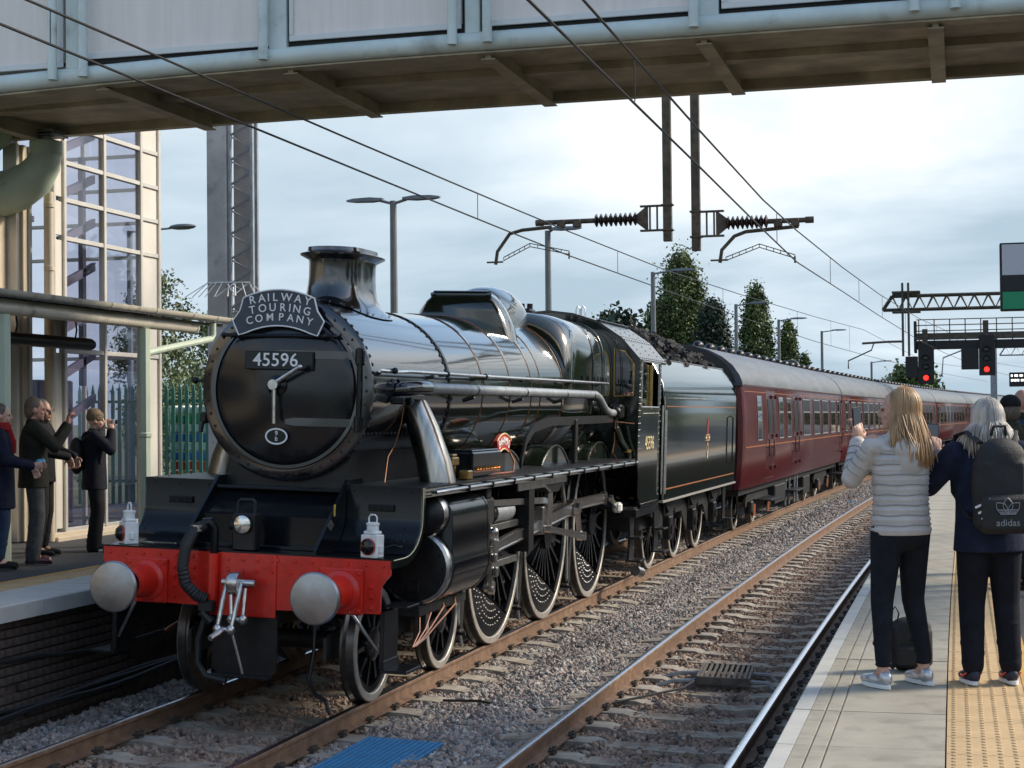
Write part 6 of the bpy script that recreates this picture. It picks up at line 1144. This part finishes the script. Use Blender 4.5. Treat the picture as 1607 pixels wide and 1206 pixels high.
    if spec.get('pockets'):
        pk=MB()
        for s in(-1,1): pk.tube([(s*.085+dx*s,-.148+abs(dx)*.35-.02*(z<.84),z) for dx,z in((-.055,.93),(-.055,.845),(0,.80),(.055,.845),(.055,.93))],.003,5)
        pk.build('pocket_stitching',spec['pockets'],t)
    for S_ in'LR':                                         # shoes
        a=J['ank'+S_]; sh=MB(); sh.sph(V((a.x,a.y-.015*h,.055*h)),(.04*h,.055*h,.05*h),12,8); sh.sph(V((a.x*1.05,a.y+.075*h,.04*h)),(.045*h,.10*h,.034*h),12,8); sh.sph(V((a.x*1.08,a.y+.14*h,.035*h)),(.043*h,.055*h,.028*h),12,8)
        shoe=ob('shoe',remesh(sh,.009,'shoe',2),spec['shoe'],t); so_=MB()
        ol=[(a.x*1.06+.048*h*math.cos(q)*(1 if math.sin(q)>0 else .85),a.y+.06*h+.135*h*math.sin(q)) for q in[2*PI*i/20 for i in range(20)]]; so_.prism(ol,'z',.001,.024*h); so_.build('sole',spec.get('sole',m_satin),shoe)
        if spec.get('swoosh'):
            for sx_ in(-1,1): q=MB(); q.tube([(a.x*1.05+sx_*.046*h,a.y+.10*h,.045),(a.x*1.05+sx_*.05*h,a.y+.03,.04),(a.x*1.03+sx_*.047*h,a.y-.03,.065)],[.003,.009,.003],6); q.build('shoe_stripe',spec['swoosh'],shoe)
    # jacket
    jk=MB(); hem=spec.get('hem',.86); jr=spec.get('jr',1.0); puff=spec.get('puff'); ar=spec.get('ar',(.068,.058,.048))
    lev=[(hem,.175,.135),(.98,.165,.128),(1.10,.160,.122),(1.22,.17,.125),(1.30,.172,.118),(1.37,.145,.10),(1.42,.10,.08)]
    if puff:
        z=hem
        while z<1.42:
            w=float(np.interp(z,[l[0] for l in lev],[l[1] for l in lev])); d_=float(np.interp(z,[l[0] for l in lev],[l[2] for l in lev])); jk.sph(V((0,-.008,z+.03))*h,(w*jr*1.012*h,d_*jr*1.012*h,.036*h),28,10); z+=.058
        jk.loft([[V((w*jr*.972*math.cos(q),-.008+d_*jr*.972*math.sin(q),z))*h for q in[2*PI*i/24 for i in range(24)]] for z,w,d_ in lev])
    else:
        jk.loft([[V((w*jr*math.cos(q)*(1+.012*math.sin(z*40+q*3)),-.008+d_*jr*math.sin(q)*(1+.012*math.cos(z*37+q*2)),z))*h for q in[2*PI*i/24 for i in range(24)]] for z,w,d_ in lev])
        for q in range(9): z=random.uniform(hem+.05,1.3); a=random.uniform(0,6.28); jk.sph(V((.13*math.cos(a),.085*math.sin(a),z))*h,(.055*h,.05*h,.016*h),10,6,Matrix.Rotation(random.uniform(-.6,.6),3,'Y'))
    cap(jk,V((0,-.01,1.36))*h,V((0,-.012,1.44))*h,.10*h,.075*h)
    for S_ in'LR':
        sh,el,wr=J['sh'+S_],J['el'+S_],J['wr'+S_]; wr2=el.lerp(wr,.93); cap(jk,V((0,-.005,1.365))*h,sh+V((0,0,-.015)),.075*h,ar[0]*h)
        if puff:
            for a,b_,r0,r1 in((sh+V((0,0,-.02)),el,ar[0],ar[1]),(el,wr2,ar[1],ar[2])):
                L_=(b_-a).length; k=max(3,int(L_/.055)); D=(b_-a).normalized(); Mr=D.to_track_quat('Z','Y').to_matrix()
                for i in range(k+1): r=(r0+(r1-r0)*i/k)*h; jk.sph(a.lerp(b_,i/k),(r*1.06,r*1.06,.037*h),14,8,Mr)
                cap(jk,a,b_,r0*1.0*h,r1*1.0*h)
        else:
            cap(jk,sh,el,ar[0]*h,ar[1]*h,14); cap(jk,el,wr2,ar[1]*h,ar[2]*h,14)
            for f in(.8,.92,1.0): p=sh.lerp(el,f); jk.sph(p,ar[1]*1.09*h,10,6,Matrix.Diagonal((1,1,.4)))
    if spec.get('hood'):
        z0=1.40; jk.sph(V((0,-.105,1.37))*h,(.105*h,.06*h,.085*h),16,10,Matrix.Rotation(R(-12),3,'X')); jk.sph(V((0,-.115,1.30))*h,(.085*h,.05*h,.09*h),16,10)
        for s in(-1,1): cap(jk,V((s*.075,-.06,1.435))*h,V((s*.055,.05,1.42))*h,.034*h,.026*h)
    if spec.get('collar'): jk.lathe([(.075*h,1.40*h),(.085*h,1.50*h),(.07*h,1.50*h),(.06*h,1.42*h)],(0,-.012*h,0),'z',18)
    if puff:
        sm=MB(); z=hem+.058
        while z<1.36:
            w=float(np.interp(z+.001,[l[0] for l in lev],[l[1] for l in lev]))*jr*.992; d_=float(np.interp(z+.001,[l[0] for l in lev],[l[2] for l in lev]))*jr*.992; sm.tube([V((w*math.cos(q),-.008+d_*math.sin(q),z+.001+.003*math.sin(q*5+z*30)))*h for q in np.linspace(0,2*PI,40)],.0035,5); z+=.058
        for S_ in'LR':
            for a,b_,r0,r1 in((J['sh'+S_],J['el'+S_],ar[0],ar[1]),(J['el'+S_],J['wr'+S_],ar[1],ar[2])):
                D=(b_-a).normalized(); U=D.orthogonal().normalized(); Wd=D.cross(U)
                for f in np.arange(.2,.95,.19): sm.tube([a.lerp(b_,f)+(U*math.cos(q)+Wd*math.sin(q))*(r0+(r1-r0)*f)*1.03*h for q in np.linspace(0,2*PI,22)],.003,5)
        sm.build('quilting_seams',M('seam grey',(.30,.29,.285),.7),t)
    ob('jacket',remesh(jk,spec.get('jvox',vx),'jacket',1 if puff else 4),spec['jacket'],t)
    # hair
    hs=spec.get('hair')
    if hs:
        cp=MB(); cp.sph(HP(0,-.022,.028),(.083*h,.096*h,.108*h),18,12,M_); cp.sph(HP(0,-.055,-.02),(.078*h,.062*h,.09*h),16,10,M_)
        me=remesh(cp,.01,'hair',2); hair=ob('hair',me,hs['mat'],t)
        if hs.get('n'):
            st=MB(); rr=np.random.default_rng(3)
            for i in range(hs['n']):
                ph=rr.uniform(-PI,PI); 
                if abs(ph)<R(hs.get('face',52)): ph=math.copysign(R(hs.get('face',52))+rr.random()*.5,ph if ph else 1)
                th0=rr.uniform(.02,.9); pts=[]; rad=rr.uniform(1.0,1.10); zend=hs['end'](ph)+rr.normal(0,.02)
                for th in np.linspace(th0,PI*.55,6):
                    d=V((math.sin(ph)*math.sin(th)*.088,math.cos(ph)*math.sin(th)*.106-.02,math.cos(th)*.122+.012)); pts.append(HP(*(d*rad)))
                p=pts[-1].copy(); nst=7; out=(Hm@V((math.sin(ph),math.cos(ph),0)))
                jx,jy=rr.normal(0,.010 if rr.random()<.93 else .035,2); wv=rr.uniform(0,6.3); wa=rr.uniform(.0,.006)
                for k in range(1,nst+1):
                    f=k/nst; z=p.z+(zend*h-p.z)*f; flare=hs.get('flare',.0)*math.sin(f*PI*.9)+hs.get('drift',.02)*f; back=hs.get('back',.03)*f
                    q=V((p.x+out.x*flare+jx*f+wa*math.sin(wv+f*6),p.y+out.y*flare+jy*f-back+wa*math.cos(wv+f*5),z)); 
                    pts.append(q)
                st.tube(pts,[.003]+[.0042]*(len(pts)-3)+[.003,.001],5,True)
            st.build('hair_strands',hs['mat2'] if 'mat2' in hs else hs['mat'],hair,ang=180)
    if spec.get('cap'):
        cp=MB(); cp.sph(HP(0,-.015,.05),(.092*h,.108*h,.085*h),18,12,M_); 
        if spec.get('peak'): cp.sph(HP(0,.10,.045),(.07*h,.07*h,.010*h),12,6,M_)
        if spec.get('beanie'): cp.sph(HP(0,-.015,.02),(.093*h,.106*h,.05*h),18,10,M_); cp.sph(HP(0,-.03,.095),(.07*h,.085*h,.06*h),14,8,M_)
        ob('hat',remesh(cp,.009,'hat',2),spec['cap'],t)
    if spec.get('glasses'):
        g_=MB()
        for s in(-1,1): g_.tube([HP(s*.034+.024*math.cos(q),.105,.002+.019*math.sin(q)) for q in np.linspace(0,2*PI,11)],.0025*h,5); g_.tube([HP(s*.058,.103,.006),HP(s*.085,-.0,.008)],.0025*h,5)
        g_.build('glasses',m_satin,t)
    return t,J,HP,h
def skinm(n,c): return M(n,c,.5,var=.1,vs=20)
m_eye=M('eye',(.02,.015,.012),.2); m_lip=M('lips',(.33,.12,.10),.5)
sk1=skinm('fair skin',(.52,.30,.22)); sk2=skinm('tan skin',(.34,.18,.12)); sk3=skinm('ruddy skin',(.50,.25,.18))
cloth=lambda n,c,b=.25,s=60,v=.2: M(n,c,.85,var=v,vs=14,bump=b,bs=s,spec=.2)
m_puff=M('pale grey quilted nylon',(.50,.465,.435),.48,var=.07,vs=10,bump=.12,bs=45); m_jean=cloth('dark indigo denim',(.010,.012,.018),.2,150); m_navy=cloth('navy jacket cloth',(.014,.019,.042),.2,50); m_navytr=cloth('dark navy trousers',(.009,.010,.016),.2,100)
m_blk=cloth('black cloth',(.012,.012,.014),.3,60); m_olive=cloth('dark olive wool',(.022,.022,.016),.3,90); m_greytr=cloth('charcoal trousers',(.055,.057,.062),.2,90); m_pack=M('black backpack nylon',(.010,.010,.011),.65,var=.2,vs=30,bump=.3,bs=140)
m_blonde=M('blonde hair',(.28,.155,.068),.42,col2=(.46,.29,.14),vs=18,stretch=(1,1,.08)); m_blonde2=M('golden hair',(.22,.125,.06),.42,col2=(.40,.27,.15),vs=26,stretch=(1,1,.05))
m_grey=M('grey blonde hair',(.27,.24,.21),.45,col2=(.58,.53,.45),vs=22,stretch=(1,1,.08)); m_brownh=M('grey brown hair',(.10,.075,.055),.6,var=.3,vs=60); m_ging=M('short ginger grey hair',(.13,.085,.055),.6,var=.25,vs=80); m_greyh=M('grey black hair',(.10,.10,.10),.6,var=.4,vs=60)
m_silver=M('silver trainers',(.55,.55,.56),.3,.6,var=.1,vs=40); m_runner=M('navy running shoe',(.015,.017,.04),.6,var=.2,vs=40); m_swoosh=M('orange shoe stripe',(.75,.10,.03),.5); m_stitch=M('denim stitching',(.05,.035,.02),.8)
m_phone=M('phone black',(.01,.01,.012),.15); m_brogue=M('burgundy leather shoe',(.07,.02,.018),.25); m_screen=M('phone screen',(.05,.06,.075),.1,emit=.25)
def phone(label,loc,rot,case=None):
    t=thing('mobile_phone',label,'phone',loc,rot); pb('phone_body',case or m_phone,-.037,.037,-.0045,.0045,-.075,.075,.004,t); pb('phone_screen',m_screen,-.033,.033,-.0058,-.0046,-.068,.068,.0005,t)
    mb=MB(); mb.sph((.02,.006,.055),(.008,.003,.008),8,5); mb.build('phone_lens',m_blackglass,t); return t
zp=.917
# woman in grey quilted jacket
w1=person('woman in pale grey quilted jacket and dark jeans photographing the train, long blonde hair',(5.43,-3.2,zp),R(36),dict(h=1.62,vox=.009,bvox=.005,jvox=.0075,skin=sk1,trousers=m_jean,shoe=m_silver,sole=m_white,jacket=m_puff,puff=True,hood=True,hem=.87,jr=1.07,kr=(.098,.066,.046),cuff=.07,turn=R(54),tilt=R(3),
 J=dict(shL=(-.18,.0,1.40),elL=(-.235,.14,1.19),wrL=(-.125,.235,1.405),shR=(.18,.02,1.39),elR=(.22,.20,1.20),wrR=(.04,.33,1.375),hipL=(-.09,0,.91),hipR=(.09,0,.91),kneeL=(-.125,.01,.49),kneeR=(.105,.04,.49),ankL=(-.15,-.03,.09),ankR=(.135,-.02,.09)),
 handL=((.05,.1,1),(1,.1,0),.75),handR=((-.7,.5,.35),(0,.2,1),1.2),ar=(.060,.058,.049),
 hair=dict(mat=m_blonde2,mat2=m_blonde,n=850,face=64,end=lambda ph:1.285 if abs(ph)>R(110) else 1.36,drift=.025,flare=.012,back=.03)))
phone('black phone in the blonde woman\'s raised hand',(5.43-.235,-3.2+.12,zp+1.46),(R(4),R(-8),R(55)))
# woman with grey-blonde hair, navy coat, backpack
w2=person('woman in navy coat with a black backpack and grey blonde hair',(5.90,-3.03,zp),R(16),dict(h=1.55,vox=.0095,bvox=.0055,skin=sk1,trousers=m_navytr,shoe=m_runner,sole=m_white,swoosh=m_swoosh,jacket=m_navy,hood=True,hem=.80,jr=1.24,kr=(.112,.08,.066),cuff=.02,turn=R(8),tilt=R(-4),ar=(.085,.075,.06),
 J=dict(shL=(-.20,.0,1.385),elL=(-.34,.10,1.20),wrL=(-.24,.31,1.37),shR=(.20,0,1.385),elR=(.30,.10,1.13),wrR=(.02,.33,1.33),hipL=(-.09,0,.90),hipR=(.09,0,.90),kneeL=(-.105,.02,.48),kneeR=(.105,.02,.48),ankL=(-.115,-.02,.09),ankR=(.115,-.02,.09)),
 handL=((.15,.2,1),(1,0,0),.9),handR=((-.7,.3,.4),(0,.2,1),1.0),
 hair=dict(mat=m_grey,n=850,face=45,end=lambda ph:1.40,drift=.035,flare=.03,back=.0)))
phone('phone in dark case held out by the woman in navy',(5.90-.30,-3.03+.30,zp+1.36),(R(-4),R(3),R(12)))
# backpack on her back
bpk=thing('backpack','black backpack with outlined trefoil emblem on the navy coat','backpack',(5.90,-3.03,zp),(0,0,R(16)))
mb=MB(); mb.sph((0,-.235,1.10),(.165,.085,.25),20,14); mb.cbox(-.15,.15,-.31,-.16,.84,1.27,.05); mb.sph((0,-.235,1.24),(.14,.08,.12),18,10); me=remesh(mb,.011,'bag_body',3); ob('bag_body',me,m_pack,bpk)
mb=MB(); mb.cbox(-.135,.135,-.345,-.29,.84,1.06,.03); ob('front_pocket',remesh(mb,.009,'front_pocket',4),m_pack,bpk)
mb=MB(); [mb.tube([(s*.09,-.17,1.33),(s*.13,-.06,1.39),(s*.15,.06,1.37),(s*.165,.11,1.25),(s*.17,.06,1.05),(s*.14,-.14,.92)],.022,8,True,.35) for s in(-1,1)]; mb.tube([(-.04,-.2,1.37),(-.03,-.22,1.42),(.03,-.22,1.42),(.04,-.2,1.37)],.01,6); mb.build('straps',m_pack,bpk)
m_logo=M('emblem grey',(.28,.28,.30),.5); m_stripe=M('white stripe',(.75,.75,.75),.6)
lg=MB()
for a,l in((0,.085),(R(48),.085),(R(-48),.085)):
    pts=[]
    for u in np.linspace(0,1,12): pts.append((math.sin(PI*u)*.026,l*u))
    for u in np.linspace(1,0,12)[1:]: pts.append((-math.sin(PI*u)*.026,l*u))
    lg.tube([(x*math.cos(a)+z*math.sin(a),-.348,.955+z*math.cos(a)-x*math.sin(a)) for x,z in pts],.0018,4)
for k in range(3): lg.box(-.055+.006*k,.055-.006*k,-.3505,-.3475,.972-.011*k,.977-.011*k)
lg.build('trefoil_emblem',m_logo,bpk); text('adidas',.052,m_logo,'brand_lettering',bpk,(0,-.348,.905),(R(90),0,0),.001)
mb=MB(); [mb.tube([(-.155+.012*k,-.285-.014*k,.985-.03*k),(-.115+.01*k,-.325-.006*k,1.01-.03*k),(-.09,-.335,1.035-.03*k)],.007,5) for k in range(3)]; mb.build('shoulder_stripes',m_stripe,bpk)
# bag on the ground
bg=thing('small_black_rucksack','small black rucksack standing on the platform behind the blonde woman\'s feet','bag',(5.46,-2.62,zp),(0,0,R(10)))
mb=MB(); mb.cbox(-.12,.12,-.07,.08,.0,.27,.04); mb.sph((0,.0,.25),(.12,.075,.06),14,8); ob('bag_body',remesh(mb,.008,'bag_body',3),m_pack,bg); mb=MB(); mb.cbox(-.09,.09,-.10,-.06,.02,.15,.02); mb.build('bag_pocket',m_pack,bg)
mb=MB(); mb.tube([(-.10,-.02,.25),(-.12,-.02,.33),(-.09,-.02,.37),(-.07,-.02,.33),(-.08,-.02,.28)],.010,6,True,.5); mb.tube([(-.12,-.04,.25),(-.16,-.06,.15),(-.15,-.08,.05),(-.11,-.08,.02)],.012,6); mb.build('bag_strap',m_pack,bg); mb=MB(); mb.cbox(.02,.09,-.103,-.10,.155,.16,.0005); mb.cbox(-.14,-.135,-.06,-.03,.08,.22,.001); mb.build('zip_pulls',m_steel,bg)
# men and woman on the left platform (facing the train)
HL=R(-58)
p,J,HP,h=person('man in dark olive jacket and grey trousers raising a phone on the left platform',(-3.73,3.02,zp),HL,dict(h=1.75,skin=sk3,trousers=m_greytr,shoe=m_brogue,jacket=m_olive,hem=.78,jr=1.15,kr=(.10,.08,.075),cuff=-.02,ar=(.075,.064,.052),tilt=R(-2),
 J=dict(elL=(-.22,.20,1.20),wrL=(-.06,.33,1.43),elR=(.23,.20,1.20),wrR=(.07,.34,1.41)),handL=((.2,.1,1),(1,0,0),.9),handR=((-.2,.1,1),(1,0,0),.9),hair=dict(mat=m_ging)))
phone('phone raised by the man in the olive jacket',(-3.73+.36*.855,3.02+.36*.52,zp+1.56),(0,0,HL))
person('man with glasses and black jacket standing behind the olive-jacketed man',(-4.20,3.95,zp),R(-75),dict(h=1.74,skin=sk2,trousers=m_blk,shoe=m_blk,jacket=m_blk,hem=.80,jr=1.15,collar=True,glasses=True,hair=dict(mat=m_greyh),turn=R(-18),J=dict(elL=(-.26,.12,1.14),wrL=(-.12,.33,1.08),elR=(.26,.12,1.14),wrR=(.12,.33,1.08))))
p,J,HP,h=person('woman in a knitted brown hat and dark coat with a camera at her eye',(-3.97,4.72,zp),R(-62),dict(h=1.62,skin=sk1,trousers=m_blk,shoe=m_blk,sole=m_white,jacket=cloth('dark navy anorak',(.012,.013,.02),.3,50),hem=.74,jr=1.15,hood=True,kr=(.10,.085,.09),cuff=-.04,cap=M('brown knitted wool',(.20,.14,.09),.95,var=.5,vs=60,bump=.8,bs=70),beanie=True,tilt=R(-3),ar=(.072,.064,.052),
 J=dict(elL=(-.25,.17,1.25),wrL=(-.07,.19,1.47),elR=(.27,.19,1.22),wrR=(.08,.20,1.46)),handL=((.3,-.1,.6),(0,1,0),1.0),handR=((-.3,-.1,.6),(0,1,0),1.0)))
t=thing('compact_camera','silver compact camera at the hatted woman\'s eye','camera',(-3.97+.215*.86,4.72+.215*.5,zp+1.49),(0,0,R(-62))); pb('camera_body',m_silver,-.055,.055,-.015,.015,-.03,.035,.006,t); mb=MB(); mb.lathe([(.026,.015),(.026,.04),(.018,.045),(.0001,.042)],(0,0,0),'y',14); mb.build('camera_lens',m_phone,t)
bk=thing('dark_rucksack','dark rucksack on the back of the hatted woman','backpack',(-3.97,4.72,zp),(0,0,R(-62))); mb=MB(); mb.sph((0,-.21,1.10),(.14,.09,.22),14,10); mb.cbox(-.12,.12,-.27,-.14,.90,1.2,.04); ob('bag_body',remesh(mb,.014,'bag_body',3),m_pack,bk); mb=MB(); [mb.tube([(s*.09,-.14,1.28),(s*.13,-.02,1.36),(s*.15,.10,1.28),(s*.15,.06,1.02),(s*.12,-.12,.92)],.02,6) for s in(-1,1)]; mb.build('straps',m_pack,bk)
person('person in navy coat and red scarf cut off by the left picture edge',(-3.72,2.36,zp),R(-62),dict(h=1.68,skin=sk1,trousers=cloth('blue jeans',(.02,.035,.075),.2,90),shoe=m_blk,jacket=cloth('navy overcoat',(.012,.014,.03),.3,50),hem=.62,jr=1.2,hair=dict(mat=m_brownh),J=dict(elR=(.27,.08,1.12),wrR=(.14,.33,1.06),elL=(-.25,.08,1.12),wrL=(-.10,.33,1.06)),handR=((-.3,1,.1),(0,0,1),.9)))
mb=MB(); mb.lathe([(.075,1.40),(.10,1.42),(.105,1.46),(.085,1.50),(.065,1.49)],(0,.01,0),'z',16); mb.tube([(.03,.09,1.42),(.05,.13,1.3),(.05,.135,1.18)],[.03,.035,.03],8,True,.5); t=mb.build('red_scarf',cloth('red wool scarf',(.30,.02,.02),.5,60),label='red scarf on the person at the left picture edge',cat='scarf',loc=(-3.72,2.36,zp),rot=(0,0,R(-62)))
mb=MB(); mb.sph((0,0,0),(.05,.035,.045),10,8); mb.sph((.03,.02,.02),(.03,.025,.03),8,6); mb.build('blue_wrapper',M('pale blue plastic',(.12,.42,.62),.3,var=.3,vs=40),label='crumpled pale blue wrapper in a hand at the left edge',cat='wrapper',loc=(-3.72+.36*.88-.03,2.36+.36*.47+.1,zp+1.07))
# people beyond the woman in navy
person('man in black cap and green coat photographing behind the woman in navy',(6.17,2.1,zp),R(20),dict(h=1.63,skin=sk3,trousers=m_blk,shoe=m_blk,jacket=cloth('moss green coat',(.03,.032,.02),.3,60),hem=.7,jr=1.2,cap=m_blk,peak=True,hair=dict(mat=m_brownh),ar=(.075,.065,.055),J=dict(elL=(-.27,.14,1.24),wrL=(-.13,.22,1.50),elR=(.26,.14,1.22),wrR=(.10,.24,1.48)),handL=((.3,.1,.8),(0,1,0),.9)))
person('bald man in dark coat behind the capped man',(6.32,3.7,zp),R(15),dict(h=1.70,skin=sk3,trousers=m_blk,shoe=m_blk,jacket=m_olive,hem=.7,jr=1.2))
person('person in blue jacket at the right picture edge',(6.42,2.7,zp),R(10),dict(h=1.66,skin=sk1,trousers=m_blk,shoe=m_blk,jacket=cloth('blue jacket',(.03,.05,.13),.3,60),hem=.75,jr=1.2,hair=dict(mat=m_greyh)))
# driver at the cab window
t,J,HP,h=person('driver in dark overalls leaning at the locomotive cab window',(1.08,10.55,1.30),R(0),dict(h=1.70,skin=sk3,trousers=m_blk,shoe=m_blk,jacket=m_blk,hem=.8,jr=1.1,hair=dict(mat=m_greyh),cap=m_blk))
on_loco(t,1.0,10.75,1.20,R(165))
